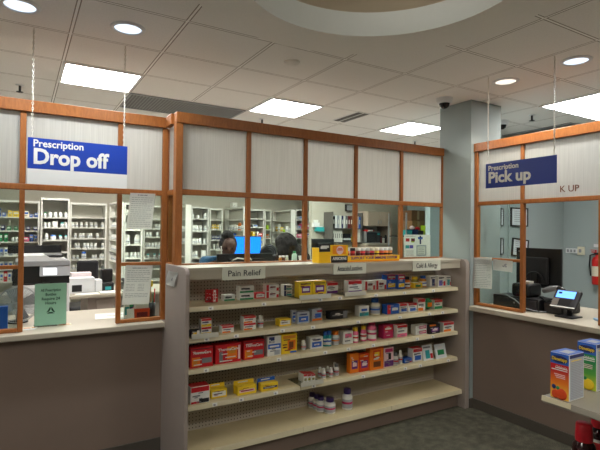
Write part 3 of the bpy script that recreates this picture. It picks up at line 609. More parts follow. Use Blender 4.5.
# pick up frame: front face x = 3.706
Wp = partition('wood framed glazed partition over the pick up counter', 3.706, 2.0)
xa, xb = 3.706, 3.755
p1, p2 = DATA['w3_m'][0] + .014, DATA['w3_m'][1]
wbox(Wp, 'top_beam', WOOD, xa - .012, xb + .01, -2.4, 2.998, ZB, ZT)
wbox(Wp, 'end_post', WOOD, xa, xb, 2.962, 2.998, .965, ZB)
wbox(Wp, 'middle_rail', WOOD, xa + .003, xb - .005, -2.4, 2.962, ZM - .018, ZM + .018)
wbox(Wp, 'mullion', WOOD, xa + .003, xb - .005, p1 - .016, p1 + .016, ZM + .018, ZB); wbox(Wp, 'mullion', WOOD, xa + .003, xb - .005, p1 - .016, p1 + .016, .965, ZM - .018)
wbox(Wp, 'mullion', WOOD, xa + .003, xb - .005, p2 - .018, p2 + .018, .965, ZM - .018); wbox(Wp, 'mullion', WOOD, xa + .003, xb - .005, p2 - .078, p2 - .042, ZM + .018, ZB)
wbox(Wp, 'cross_rail', WOOD, xa + .003, xb - .005, p1 + .016, 2.962, 1.394, 1.418); wbox(Wp, 'bottom_rail', WOOD, xa + .003, xb - .005, p1 + .016, 2.962, .965, .99)
wbox(Wp, 'clear_pane', GLASS, xa + .02, xa + .025, p1 + .016, 2.962, 1.418, ZM - .018, bev=0); wbox(Wp, 'clear_pane', GLASS, xa + .02, xa + .025, p1 + .016, 2.962, .99, 1.394, bev=0)
wbox(Wp, 'frosted_pane', FROST, xa + .02, xa + .026, p1 + .016, 2.962, ZM + .018, ZB, bev=0)
pk = wbox(Wp, 'frosted_pane', FROST, xa + .02, xa + .026, p2 - .042, p1 - .016, ZM + .018, ZB, bev=0)
lettering('K UP', .072, MAT['brown'], pk, (xa + .0185, 2.108, 2.001), FACE_X, width=.150, bold=.0004)
wbox(Wp, 'frosted_pane', FROST, xa + .02, xa + .026, -2.4, p2 - .078, ZM + .018, ZB, bev=0)

# counters
c = tag(obj('service_counter', MB(COUNTER).box(XL + .02, .931, 3.49, 4.32, .927, .965, bev=.006)), 'long cream laminate counter under the drop off window', 'counter')
c = tag(obj('service_counter', MB(COUNTER).box(3.622, 4.55, -2.4, 2.985, .918, .962, bev=.006)), 'cream laminate counter under the pick up window', 'counter')

# ------------------------------------------------------------------ hanging signs
def chain(root, x, y, z0, z1):
    mb = MB(CHAIN); n = int((z1 - z0) / .017); L = (z1 - z0) / n
    for i in range(n):
        z = z0 + (i + .5) * L; a = L * .62; r = .0024; w = .0048
        pts = [(x + (w * math.cos(t) if i % 2 == 0 else 0), y + (w * math.cos(t) if i % 2 else 0), z + a * math.sin(t)) for t in [2 * PI * k / 8 for k in range(9)]]
        mb.tube(pts, r, 4)
    obj('chain', mb, root, True)
TL, TR, BR, WR = DATA['drop'][:4]
s = thing('hanging_sign', 'blue and white hanging sign reading Prescription Drop off', 'sign', ((TL[0] + TR[0]) / 2, 3.41, 1.925))
x0, x1 = .039, .635
obj('blue_panel', MB(SIGNB).box(x0, x1, 3.406, 3.414, 2.022, 2.217), s, True); obj('white_panel', MB(SIGNW).box(x0, x1, 3.406, 3.414, 1.925, 2.0215), s, True)
lettering('Prescription', .062, SIGNW, s, (x0 + .028, 3.4054, 2.182), align='LEFT', bold=.0014, width=.288)
lettering('Drop off', .135, SIGNW, s, (x0 + .028, 3.4054, 2.097), align='LEFT', bold=.0046, width=.445)
chain(s, .062, 3.41, 2.217, HC); chain(s, .612, 3.41, 2.217, HC)
s = thing('hanging_sign', 'blue hanging sign reading Prescription Pick up', 'sign', (3.25, 2.22, 2.005))
y0, y1 = 1.928, 2.514
obj('blue_panel', MB(SIGNN).box(3.246, 3.254, y0, y1, 2.006, 2.203), s, True)
lettering('Prescription', .056, SIGNW, s, (3.2454, y1 - .024, 2.163), FACE_X, align='LEFT', bold=.0013, width=.265)
lettering('Pick up', .120, SIGNW, s, (3.2454, y1 - .024, 2.085), FACE_X, align='LEFT', bold=.0042, width=.365)
chain(s, 3.25, y1 - .018, 2.203, HC); chain(s, 3.25, y0 + .018, 2.203, HC)

# ------------------------------------------------------------------ gondola shelving
GX0, GX1, GF, GBK = .952, 3.650, 3.0, 3.42
g = thing('shelving_unit', 'long beige pegboard shelving unit of medicines below the centre glazed partition', 'shelving unit', (2.3, 3.2, 0))
def endpanel(xa, xb, y1):
    pts = [(y1, 0.002), (GF, 0.002), (GF, 1.345)]
    for k in range(1, 7): pts.append((GF + .05 - .05 * math.cos(k * PI / 12), 1.345 + .05 * math.sin(k * PI / 12)))
    pts.append((y1, 1.395)); return MB(TAUPE2).prism(pts, 'x', xa, xb)
lp = endpanel(.932, .957, 3.492); lp.box(.932, .957, 3.492, 3.570, .002, .925); obj('end_panel', lp, g, True); obj('end_panel', endpanel(3.60, GX1, 3.42), g, True)
sec = [.958, 1.86, 2.73, 3.60]
for i in range(3): obj('pegboard', MB(PEG).box(sec[i] + .001, sec[i + 1] - .001, 3.392, 3.42, .10, 1.31), g, True)
obj('top_board', MB(COUNTER).box(.958, 3.60, 3.062, 3.335, 1.374, 1.392), g, True)
obj('header_board', MB(M('header_laminate', (176, 168, 150), .5, var=.04))  .box(.958, 3.60, 3.068, 3.085, 1.312, 1.374), g, True)
obj('kick_plate', MB(TAUPE).box(.958, 3.60, 3.088, 3.105, .002, .118), g, True)
SHELF_Z = dict(A=1.126, B=.917, C=.707, D=.463)
def shelfpart(x0, x1, z, yf, k):
    sh = obj('shelf', MB(SHELFM).box(x0 + .001, x1 - .001, yf + .004, 3.391, z - .022, z), g, True)
    mb = MB(LIP); mb.prism([(yf - .004, z - .030), (yf + .003, z - .030), (yf + .006, z + .001), (yf + .001, z + .001)], 'x', x0 + .002, x1 - .002); obj('price_channel', mb, sh, True)
    n = 3 if k % 2 else 2
    for j in range(n):
        x = x0 + (j + .5 + random.uniform(-.3, .3)) * (x1 - x0) / n
        tg = MB(PAPER).prism([(yf - .0075, z - .026), (yf - .0045, z - .026), (yf - .0005, z - .004), (yf - .0035, z - .004)], 'x', x - .018, x + .018); tg.prism([(yf - .0078, z - .022), (yf - .0072, z - .022), (yf - .0050, z - .010), (yf - .0056, z - .010)], 'x', x - .011, x + .004, INK)
        obj('price_tag', tg, sh, True)
k = 0
for z in SHELF_Z.values():
    for i in range(3): shelfpart(sec[i], sec[i + 1], z, 3.09, k); k += 1
for i in range(3):
    sh = obj('base_deck', MB(SHELFM).box(sec[i] + .001, sec[i + 1] - .001, 3.045, 3.391, .148, .172), g, True)
    mb = MB(LIP); mb.prism([(3.034, .134), (3.044, .134), (3.044, .172), (3.040, .172)], 'x', sec[i] + .002, sec[i + 1] - .002); obj('price_channel', mb, sh, True)
def headsign(s, x0, x1, z0, z1, label):
    t = thing('category_sign', label, 'sign', ((x0 + x1) / 2, 3.06, z0)); obj('plate', MB(M('aisle_plate', (214, 216, 200), .5, var=.02)).box(x0, x1, 3.061, 3.067, z0, z1), t, True)
    lettering(s, .058, INKD, t, ((x0 + x1) / 2, 3.0605, (z0 + z1) / 2), width=(x1 - x0) * .76, bold=.0003)
headsign('Pain Relief', 1.206, 1.536, 1.300, 1.388, 'pale plate reading Pain Relief on the shelf header')
headsign('Antacids/Laxatives', 2.136, 2.462, 1.304, 1.390, 'pale plate reading Antacids Laxatives on the shelf header')
headsign('Cold & Allergy', 2.985, 3.330, 1.300, 1.392, 'pale plate reading Cold and Allergy on the shelf header')
def tray(x0, x1, z, label):
    mb = MB(ACRYL); y0, y1 = 3.075, 3.28
    t = thing('display_tray', label, 'display tray', ((x0 + x1) / 2, 3.1, z + .001))
    obj('tray_base', MB(ACRYL).box(x0, x1, y0 + .004, y1, z + .001, z + .003), t, True)
    obj('front_lip', MB(M('frosted_acrylic', (206, 204, 190), .3, var=.02)).box(x0, x1, y0, y0 + .004, z - .004, z + .030), t, True)
def zx(px): return px
# ------------------------------------------------------------------ products on the shelves
def patches(style):
    """list of (u0,u1,v0,v1,colour) on the printed front"""
    W = 'white'
    T = lambda u0, u1, v, n=2, c='grey': [(u0, u1 - .12 * (i % 2), v - .09 * i, v - .09 * i + .035, c) for i in range(n)]
    S = {
        'plain': [], 'maroon': [(.1, .9, .1, .3, 'maroon')], 'red': [(.2, .8, .55, .8, 'pinkw')],
        'white_stripe': [(.3, .62, .06, .94, W), (.38, .54, .2, .8, 'red')],
        'green_low': [(0, 1, 0, .28, 'green'), (.12, .7, .5, .72, 'dark')] , 'green_mid': [(.2, .8, .25, .6, 'green'), (.3, .7, .7, .82, W)],
        'white_mid': [(.08, .92, .2, .75, W), (.16, .7, .42, .56, 'grey')], 'red_ends': [(0, .22, 0, 1, 'red'), (.8, 1, .0, .5, 'red'), (.3, .72, .5, .72, 'maroon')],
        'teal_ends': [(0, .25, 0, 1, 'navy'), (.3, .9, .1, .35, 'teal'), (.35, .8, .55, .75, 'grey')],
        'oval': [(.22, .86, .28, .70, 'purple'), (.30, .78, .40, .58, W), (.12, .9, .80, .9, 'olive')],
        'red_top_purple': [(0, 1, .72, 1, 'red'), (0, 1, 0, .24, 'purple'), (.1, .7, .46, .56, 'grey')],
        'red_top_yellow': [(0, 1, .68, 1, 'red'), (.12, .85, .78, .9, W), (.1, .9, .12, .4, 'yellow')],
        'yellow_mid': [(.15, .85, .3, .7, 'yellow')], 'navy_mid': [(.3, .72, .12, .72, 'navy'), (.72, 1, 0, .3, 'red'), (.1, .8, .82, .9, 'grey')],
        'violet_mid': [(.15, .6, .12, .6, 'violet'), (.72, 1, .1, .5, 'red'), (.1, .8, .78, .88, 'dark')], 'teal_mid': [(.25, .68, .12, .66, 'teal'), (.72, 1, .1, .42, 'red'), (.1, .8, .8, .9, 'grey')],
        'yellow_text': [(.3, .85, .35, .68, 'yellow'), (.68, 1, 0, 1, W)], 'yellow_base': [(0, 1, 0, .34, 'yellow'), (0, 1, .74, 1, 'red'), (.1, .7, .46, .6, 'navy')],
        'red_orange': [(0, 1, .70, 1, 'red'), (0, .7, 0, .26, 'orange'), (.1, .75, .42, .56, 'grey')],
        'blue_mid': [(.12, .88, .15, .6, 'blue'), (.2, .8, .72, .84, 'navy'), (.3, .7, .3, .42, W)], 'blue_orange': [(0, 1, 0, .2, 'orange'), (.3, .88, .28, .62, 'blue'), (.5, 1, .72, .9, 'red')],
        'grey_end': [(.74, 1, .05, .95, 'grey'), (.1, .55, .4, .56, 'grey')], 'teal_base': [(0, 1, 0, .36, 'teal'), (.2, .8, .5, .72, 'blue')],
        'red_left_white': [(0, .3, 0, 1, 'red'), (.42, .9, .35, .62, W)], 'red_top_blue': [(0, 1, .72, 1, 'red'), (.2, .85, .12, .46, 'blue'), (.1, .8, .54, .64, 'grey')],
        'red_green': [(0, 1, .72, 1, 'red'), (0, 1, 0, .3, 'green'), (.1, .7, .45, .56, 'grey')],
        'heat': [(.06, .42, .08, .52, 'orange'), (.12, .30, .14, .42, 'amber'), (.50, .94, .20, .46, 'grey'), (.02, .98, .90, .96, 'maroon')],
        'heat2': [(.14, .28, .08, .62, 'grey'), (.44, .84, .20, .86, 'orange'), (.52, .76, .5, .8, 'amber'), (.88, .96, .15, .9, 'pinkw')],
        'blue_band': [(0, 1, .36, .60, 'blue'), (.1, .5, .66, .95, 'navy'), (.5, .9, .05, .28, 'silver'), (.15, .85, .44, .52, W)],
        'amber_mid': [(.38, .9, .2, .68, 'orange'), (.48, .76, .28, .6, 'brown'), (.1, .9, .76, .92, 'amber'), (.55, 1, 0, .12, 'blue'), (.08, .34, .3, .36, 'brown'), (.08, .34, .44, .5, 'brown')],
        'pink_mid': [(.15, .85, .5, .82, 'pink'), (.15, .7, .2, .3, 'grey')], 'red_mid': [(.05, .95, .55, .95, 'red'), (.15, .8, .65, .78, W)],
        'pink_base': [(0, 1, 0, .30, 'pink'), (0, 1, .78, 1, 'red'), (.12, .7, .45, .56, 'grey')], 'pinkd_mid': [(.30, .86, .2, .8, 'pinkd'), (.36, .8, .42, .58, W)],
        'purple_mid': [(.2, .85, .2, .62, 'purple'), (.3, .75, .32, .5, 'pinkw'), (0, .6, .82, 1, 'orange')],
        'red_top_black': [(0, 1, .68, 1, 'red'), (.45, 1, 0, .26, 'black'), (.0, .45, 0, .14, 'red'), (.1, .5, .42, .5, 'grey')],
        'red_top': [(0, 1, .74, 1, 'red'), (.2, .8, .2, .5, 'olive')], 'pink_band': [(.1, .9, .3, .62, 'pinkw'), (.16, .84, .40, .54, 'pinkd')], 'navy_band': [(.1, .94, .34, .58, 'navy'), (.18, .8, .42, .5, W)],
        'sun': [(.22, .78, .52, .86, 'redorange'), (.32, .68, .60, .78, 'yellow'), (.25, .78, .12, .36, 'brown'), (.08, .92, .92, .97, 'redorange')],
        'purple_base': [(0, 1, 0, .32, 'purple'), (.1, .9, .76, .94, 'pinkd'), (.45, .72, .38, .7, 'dark')],
    }
    return S.get(style, [])
def carton_mesh(w, dp, h, base, style, z0=0., y0=0., mb=None):
    mb = mb or MB(MAT[base]); mb.box(-w / 2, w / 2, y0, y0 + dp, z0, z0 + h, MAT[base], bev=.0015, seg=1)
    for i, (u0, u1, v0, v1, cc) in enumerate(patches(style)):
        e = .0004 + .00025 * i
        mb.box(-w / 2 + max(.03, u0) * w, -w / 2 + min(.97, u1) * w, y0 - e, y0 + .0002, z0 + max(.03, v0) * h, z0 + min(.97, v1) * h, MAT[cc])
        if u1 - u0 >= .99 and v1 > .9:                                       # colour runs over the top
            mb.box(-w / 2 + .002, w / 2 - .002, y0 + .002, y0 + dp - .002, z0 + h - .001, z0 + h + .0004, MAT[cc])
    rs = random.Random(int(w * 1e5) + int(h * 1e6)); ink = MAT['grey' if base in ('white', 'pinkw', 'silver', 'cream') else 'white' if base != 'yellow' else 'maroon']
    for k in range(4):
        u = rs.uniform(.08, .45); v = rs.uniform(.08, .86); mb.box(-w / 2 + u * w, -w / 2 + (u + rs.uniform(.15, .42)) * w, y0 - .0022, y0 + .0002, z0 + v * h, z0 + (v + .045) * h, ink)
    return mb
def bottle_parts(t, w, h, body, cap, plump=False):
    r = w / 2; capname = cap
    mb = MB(MAT[body]); ch = h * .24
    nr = r * (.66 if not plump else .60)
    mb.lathe([(0, 0), (r * .94, 0), (r, h * .02), (r, h * .60), (r * .96, h * .66), (nr, h * .74), (nr, h - ch * .9)], seg=18); obj('body', mb, t)
    mb = MB(MAT[cap]); cr = nr * 1.18; mb.lathe([(cr, h - ch), (cr, h - .004), (cr * .94, h), (0, h)], seg=18); obj('cap', mb, t)
    lb = MB(MAT['white' if body not in ('white', 'cream', 'pale') else 'silver']); lb.lathe([(r * 1.004, h * .10), (r * 1.012, h * .12), (r * 1.012, h * .50), (r * 1.004, h * .52)], seg=18)
    lb.lathe([(r * 1.018, h * .30), (r * 1.018, h * .40)], seg=18, m=MAT['pinkd' if cap == 'purplecap' else cap if cap not in ('white', 'grey', 'yellow') else 'grey' if h < .06 else 'red']); obj('label_band', lb, t)
for kind, label, x, y, z, w, h, cols, n, dep in DATA['products']:
    base, style = (cols.split('|') + ['plain'])[:2]
    zz = z + .001
    if any(abs(x - q) < .30 and z > q2 for q, q2 in ()): pass
    if kind == 'carton':
        dp = dep or min(.07, max(.03, w * .7)); dp = min(dp, 3.385 - y)
        if y == 3.135: zz = z + .0035
        o = tag(obj('carton', carton_mesh(w, dp, h, base, style)), label, 'box'); o.location = (x, y, zz)
        if 'heat wrap' in label: lettering('ThermaCare', h * .2, MAT['white'], o, (x, y - .0022, zz + h * .74), width=w * .82, bold=.0006, extrude=.0003)
    elif kind == 'stack':
        dp = dep or .06
        if y == 3.135: zz = z + .0035
        for j, pos in enumerate(('lower ', 'upper ')):
            o = tag(obj('carton', carton_mesh(w, dp, h / 2 - .0015, base, style)), pos + label, 'box'); o.location = (x, y, zz + j * h / 2)
    elif kind == 'flip':
        t = thing('carton', label, 'box', (x, y, zz))
        fc = {'navy_band': 'blue'}.get(style, 'yellow')
        obj('box_body', carton_mesh(w * .94, .06, h * .74, 'yellow', style), t)
        mb = MB(MAT[fc]); mb.box(-w * .5, w * .5, .0615, .066, 0, h * 1.06); mb.box(-w * .3, w * .2, .0612, .0616, h * .86, h * .96, MAT['white']); obj('back_flap', mb, t)
    elif kind in ('bottle', 'jar'):
        nm = 'pill_bottle' if kind == 'bottle' else 'jar'
        t = thing(nm, label, 'bottle' if kind == 'bottle' else 'jar', (x, y + w / 2, zz)); bottle_parts(t, w, h, base, style, kind == 'bottle')
    elif kind == 'bag':
        mb = MB(MAT[base]); b = bmesh.new(); bmesh.ops.create_uvsphere(b, u_segments=14, v_segments=10, radius=.5)
        for v in b.verts:
            k2 = 1 + .12 * noise.noise(v.co * 6); v.co = Vector((v.co.x * w * k2, v.co.y * .05 * k2 + .03, (v.co.z * k2 * .92 + .47) * h)); v.co.z = max(v.co.z, 0)
        mb.merge(b, MAT[base]); mb.box(-w * .25, w * .25, .0, .006, h * .25, h * .6, MAT['orange']); o = tag(obj('candy_bag', mb), label, 'bag'); o.location = (x, y, zz)
    elif kind == 'packet':
        mb = MB(MAT['pale']); lean = .03
        mb.prism([(0, 0), (.012, 0), (lean + .006, h), (lean, h)], 'x', -w / 2, w / 2)
        for i, (u0, u1, v0, v1, cc) in enumerate(patches(style)):
            mb.prism([(lean * v0 - .0012, v0 * h), (lean * v0 + .002, v0 * h), (lean * v1 + .002, v1 * h), (lean * v1 - .0012, v1 * h)], 'x', -w / 2 + max(.04, u0) * w, -w / 2 + min(.96, u1) * w, MAT[cc])
        o = tag(obj('foil_packet', mb), label, 'packet'); o.location = (x, y, zz)
for x0, x1, zk, lab in ((1.835, 2.125, 'A', 'clear display tray under the yellow cartons on the top shelf'), (2.26, 2.475, 'A', 'clear display tray under the lone red cornered carton'), (1.0, 1.19, 'B', 'clear display tray at the pegboard end of the second shelf'), (1.855, 2.06, 'D', 'clear display tray under the red topped slim cartons')):
    tray(x0, x1, SHELF_Z[zk], lab)

# counter display of vitamin tubes on top of the shelving unit
ZTOP = 1.3935
t = thing('counter_display', 'yellow and black cardboard vitamin display on top of the shelving unit', 'display box', (2.45, 3.2, ZTOP))
YW = M('display_yellow', (250, 196, 26), .45, var=.06, scale=20); OR_ = M('display_orange', (244, 150, 26), .45, var=.05)
x0, x1 = 2.035, 2.880; yf = 3.120
mb = MB(YW); mb.box(2.036, 2.140, yf - .004, yf, ZTOP, ZTOP + .088); mb.box(2.036, 2.140, yf - .004, yf, ZTOP + .0885, ZTOP + .152, MAT['black']); obj('tall_panel', mb, t, True)
mb = MB(YW); mb.box(2.141, 2.318, yf - .002, yf + .002, ZTOP + .055, ZTOP + .142); mb.box(2.165, 2.296, yf - .0032, yf - .0018, ZTOP + .068, ZTOP + .136, OR_)
mb.lathe([(0, 0), (.034, 0), (.034, .0015), (0, .0015)], (0, 0, 0), 24, MAT['pinkw'], False, Matrix.Translation((2.235, yf - .0034, ZTOP + .100)) @ Matrix.Rotation(PI / 2, 4, 'X')); mb.box(2.208, 2.262, yf - .0056, yf - .0050, ZTOP + .098, ZTOP + .106, MAT['redorange']); mb.box(2.215, 2.255, yf - .0056, yf - .0050, ZTOP + .110, ZTOP + .116, MAT['red']); obj('header_card', mb, t, True)
mb = MB(MAT['black']); mb.box(2.150, 2.312, yf - .006, yf - .0026, ZTOP + .001, ZTOP + .054); lbl = obj('brand_panel', mb, t, True)
lettering('AIRBORNE', .034, MAT['white'], lbl, (2.231, yf - .0066, ZTOP + .032), width=.138, bold=.0006)
mb = MB(YW); mb.box(2.313, x1, yf - .002, yf + .002, ZTOP + .001, ZTOP + .050); mb.box(2.318, x1 - .004, yf - .0026, yf - .0018, ZTOP + .002, ZTOP + .013, OR_); fr = obj('front_panel', mb, t, True)
lettering('SUPPORT YOUR IMMUNE SYSTEM', .032, MAT['purple'], fr, (2.60, yf - .0032, ZTOP + .031), width=.50, bold=.0005)
mb = MB(YW); mb.box(2.036, x1, yf + .003, yf + .104, ZTOP, ZTOP + .002); mb.box(2.036, x1, yf + .102, yf + .106, ZTOP + .002, ZTOP + .118, MAT['cream']); mb.box(x1 - .003, x1, yf + .003, yf + .101, ZTOP + .002, ZTOP + .05); mb.box(2.036, 2.039, yf + .003, yf + .101, ZTOP + .002, ZTOP + .12); obj('tray', mb, t, True)
wm_ = MB(MAT['white']); wm_.box(2.048, 2.108, yf - .0052, yf - .0042, ZTOP + .112, ZTOP + .132); wm_.box(2.056, 2.126, yf - .0056, yf - .0046, ZTOP + .120, ZTOP + .138); obj('panel_mark', wm_, t, True)
tubes = [(2.345, 'orange', 'white'), (2.405, 'red', 'black'), (2.460, 'maroon', 'white'), (2.512, 'red', 'white'), (2.562, 'maroon', 'white'), (2.612, 'red', 'cream'), (2.665, 'yellow', 'cream'), (2.715, 'redorange', 'white'), (2.765, 'orange', 'white'), (2.815, 'amber', 'white')]
ordn = ['first', 'second', 'third', 'fourth', 'fifth', 'sixth', 'seventh', 'eighth', 'ninth', 'tenth', 'eleventh', 'twelfth', 'thirteenth', 'fourteenth']
for i, (x, bc, cc) in enumerate(tubes):
    v = thing('vitamin_tube', '%s %s vitamin tube from the black panel, standing in the yellow display' % (ordn[i], {'redorange': 'red orange', 'maroon': 'dark red'}.get(bc, bc)), 'tube', (x, yf + .05, ZTOP + .0025), group='vitamin tubes in the yellow display')
    mb = MB(MAT[bc]); mb.lathe([(0, 0), (.020, 0), (.020, .088), (.0, .088)], seg=16); mb.lathe([(.0204, .056), (.0204, .066)], seg=16, m=MAT['black']); mb.lathe([(.0204, .03), (.0204, .048)], seg=16, m=MAT['cream']); obj('tube_body', mb, v)
    mb = MB(MAT[cc]); mb.lathe([(.0215, .0885), (.0215, .108), (.019, .112), (0, .112)], seg=16); obj('cap', mb, v)

# ------------------------------------------------------------------ papers and notices
def notice(name, label, mat, p00, du, dv, lines, ink=INK, curl=.006, nrm=Vector((0, -1, 0)), seed=0, extra=None):
    """sheet spanned by du (across) and dv (down) from its top corner, gently waved, with rows of illegible print"""
    p00, du, dv = Vector(p00), Vector(du), Vector(dv); NX, NY = 10, 12
    mb = MB(mat, ink)
    def P(u, v, e=0.):
        w = curl * (math.sin(3.1 * u + seed) * .4 + math.sin(2.3 * v * 1.6 + seed * 2) * .35 + (u ** 2) * v * .8)
        return p00 + du * u + dv * v + nrm * (abs(w) + e + .001)
    for e, flip in ((0., False), (-.0006, True)):
        vs = [[mb.bm.verts.new(P(i / NX, j / NY, e)) for i in range(NX + 1)] for j in range(NY + 1)]
        for j in range(NY):
            for i in range(NX):
                q = [vs[j][i], vs[j][i + 1], vs[j + 1][i + 1], vs[j + 1][i]]; f = mb.bm.faces.new(q[::-1] if not flip else q); f.material_index = 0; f.smooth = True
    rs = random.Random(seed)
    for (v, u0, u1, hh) in lines:
        u = u0
        while u < u1 - .01:
            ww = min(rs.uniform(.05, .16), u1 - u)
            mb.quadp([P(u, v, .0006), P(u, v + hh, .0006), P(u + ww, v + hh, .0006), P(u + ww, v, .0006)], ink); u += ww + .022
    if extra: extra(mb, P)
    return tag(obj(name, mb), label, 'notice')
def rows(n, v0=.1, v1=.92, u0=.08, u1=.92, hh=.012): return [(v0 + (v1 - v0) * k / (n - 1), u0, u1 - (.2 if k % 4 == 3 else 0), hh) for k in range(n)]
notice('paper_notice', 'white printed notice taped high on the drop off window pane', SHEET, (.690, 3.574, 1.910), (.180, 0, .002), (-.024, 0, -.262), [(.04, .3, .7, .028)] + rows(15, .12), seed=1)
notice('paper_notice', 'white printed form taped low on the drop off window pane', SHEET, (.668, 3.574, 1.385), (.190, 0, -.006), (-.026, 0, -.284), [(.06, .25, .8, .022)] + rows(7, .13, .40) + [(.48 + .04 * k, .08, .4, .01) for k in range(5)] + [(.48 + .04 * k, .52, .75, .01) for k in range(5)] + rows(3, .72, .8), seed=2)
notice('paper_notice', 'torn white paper scrap taped on the shelving unit end panel', SHEET, (.930, 3.400, 1.352), (0, -.24, .004), (0, .06, -.105), [(.42, .5, .62, .2), (.5, .45, .55, .14)], nrm=Vector((-1, 0, 0)), seed=3, curl=.016)
notice('paper_notice', 'white printed sheet taped on the pick up frame by the column', SHEET, (3.704, 2.996, 1.410), (0, -.210, .012), (0, -.002, -.285), rows(16, .08), nrm=Vector((-1, 0, 0)), seed=4, curl=.02)
notice('paper_notice', 'small white card with grey drawing taped below the pick up cross rail', SHEET, (3.704, 2.780, 1.408), (0, -.196, -.006), (0, .0, -.098), [(.48, .48, .7, .14), (.36, .56, .66, .12), (.3, .62, .7, .1)], nrm=Vector((-1, 0, 0)), seed=5)
# small hand sanitiser poster behind the centre glass
def poster_marks(mb, P):
    def R(u0, u1, v0, v1, m): mb.quadp([P(u0, v0, .0008), P(u0, v1, .0008), P(u1, v1, .0008), P(u1, v0, .0008)], m)
    for u, v, cc in ((.06, .16, 'red'), (.26, .16, 'maroon'), (.05, .46, 'teal'), (.2, .46, 'violet')): R(u, u + .14, v, v + .14, MAT[cc])
    R(.26, .38, .30, .34, MAT['lime']); R(.58, .64, .04, .42, MAT['navy']); R(.52, .70, .10, .2, MAT['blue']); R(.46, .84, .46, .94, MAT['silver']); R(.50, .80, .52, .88, MAT['white'])
    for k in range(5): R(.08, .36, .70 + .05 * k, .715 + .05 * k, INK); 
    for k in range(4): R(.54, .76, .58 + .08 * k, .60 + .08 * k, INK)
notice('poster', 'white poster of a pump bottle with coloured squares behind the centre glass', SHEET, (3.196, 3.400, 1.620), (.352, 0, 0), (0, 0, -.222), [(.05, .06, .42, .03)], curl=.002, seed=6, extra=poster_marks)

# mint sign on the drop off counter
t = thing('counter_sign', 'mint green paper sign standing on the drop off counter', 'sign', (.2, 3.72, .966))
a = MB(ACRYL); a.box(.098, .298, 3.725, 3.728, .969, 1.258); a.box(.098, .298, 3.70, 3.80, .966, .969); obj('acrylic_holder', a, t, True)
obj('green_sheet', MB(GREENP).box(.100, .296, 3.7215, 3.7242, .972, 1.262), t, True)
for i, s in enumerate(('All Prescription', 'Bottles', 'Require 24', 'Hours')): lettering(s, .027, GREEND, t, (.198, 3.7210, 1.215 - .030 * i), width=(.124, .066, .112, .066)[i], bold=.0004)
tri = MB(GREEND); cx_, cz_ = .199, 1.070
for k in range(3):
    a0 = PI / 2 + k * 2 * PI / 3; a1_ = a0 + 2 * PI / 3
    Q = lambda ang, r: (cx_ + r * math.cos(ang), cz_ + r * math.sin(ang))
    A, B_, C_, D_ = Q(a0, .036), Q(a1_, .036), Q(a1_, .015), Q(a0, .015)
    L_ = lambda p, q, f: (p[0] + (q[0] - p[0]) * f, p[1] + (q[1] - p[1]) * f)
    tri.prism([L_(A, B_, .12), L_(A, B_, .88), L_(D_, C_, .80), L_(D_, C_, .05)], 'y', 3.7206, 3.7213)
obj('recycle_mark', tri, t, True)

# ------------------------------------------------------------------ pharmacy shelving bays with stock
ORD = ['top', 'second', 'third', 'fourth', 'fifth', 'sixth', 'seventh']
UL = {'U1': ('white shelf bay of boxed stock behind the first drop off pane', 'bay of boxed stock'), 'U2': ('tall grey end bay above the copier', 'end bay above the copier'), 'U3': ('wide white shelf bay behind the black chair', 'bay behind the black chair'),
      'S4': ('white side bay turned toward the wide bay, before the window post', 'side bay at the window post'), 'U5': ('end bay behind the taped drop off notices', 'end bay behind the notices'), 'U6': ('white back bay between notices and corner post', 'back bay at the corner post'),
      'S7': ('side bay glimpsed between the two corner posts', 'side bay between the posts'), 'U7': ('grey end bay right of the corner post', 'grey end bay by the corner post'), 'U8': ('bright narrow back bay above the person in blue', 'narrow bay above the blue shirt'),
      'S8': ('bright side bay with a white carton on top', 'side bay under the white carton'), 'U9': ('grey end bay beside the blue monitor', 'end bay beside the blue monitor'), 'U10': ('very narrow bay with a lime jar', 'narrow bay with lime jar'),
      'S10': ('bright side bay above the person with long hair', 'side bay above the long hair'), 'U11': ('grey end bay of pink boxes beside the beige wall', 'end bay of pink boxes')}
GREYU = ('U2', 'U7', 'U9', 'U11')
_bm = {}
def stock_mesh(kind, col):
    """unit-size stock item (1 m high, 1 m wide) shared by all copies of its kind and colour"""
    if (kind, col) in _bm: return _bm[kind, col]
    body = MAT['white'] if col in ('w', 'green', 'teal', 'blue', 'navy', 'yellow') and kind != 'x' else MAT.get(col, MAT['white'])
    capm = MAT['white'] if col == 'w' else MAT[col] if col in MAT else MAT['white']
    mb = MB(body)
    if kind == 'b':
        mb.lathe([(0, 0), (.5, 0), (.5, .66), (.40, .74)], seg=12, m=body); mb.lathe([(.44, .74), (.44, .98), (0, 1)], seg=12, m=capm)
        mb.lathe([(.505, .16), (.505, .54)], seg=12, m=MAT['pale'] if col in ('w',) else capm if col in ('yellow', 'navy') else MAT['pale'])
        mb.lathe([(.51, .3), (.51, .36)], seg=12, m=MAT['grey'])
    elif kind == 'j':
        mb.lathe([(0, 0), (.46, 0), (.5, .08), (.5, .68), (.46, .76)], seg=14, m=body); mb.lathe([(.5, .76), (.5, .97), (0, 1)], seg=14, m=capm)
    else:
        mb.box(-.5, .5, -.5, .5, 0, 1, body); mb.box(-.36, .36, -.506, -.498, .5, .8, MAT['white'] if col not in ('white', 'silver', 'cream', 'pale') else MAT['blue'])
        mb.box(-.3, .2, -.506, -.498, .2, .32, MAT['grey'])
    _bm[kind, col] = mb.mesh('stock_item'); return _bm[kind, col]
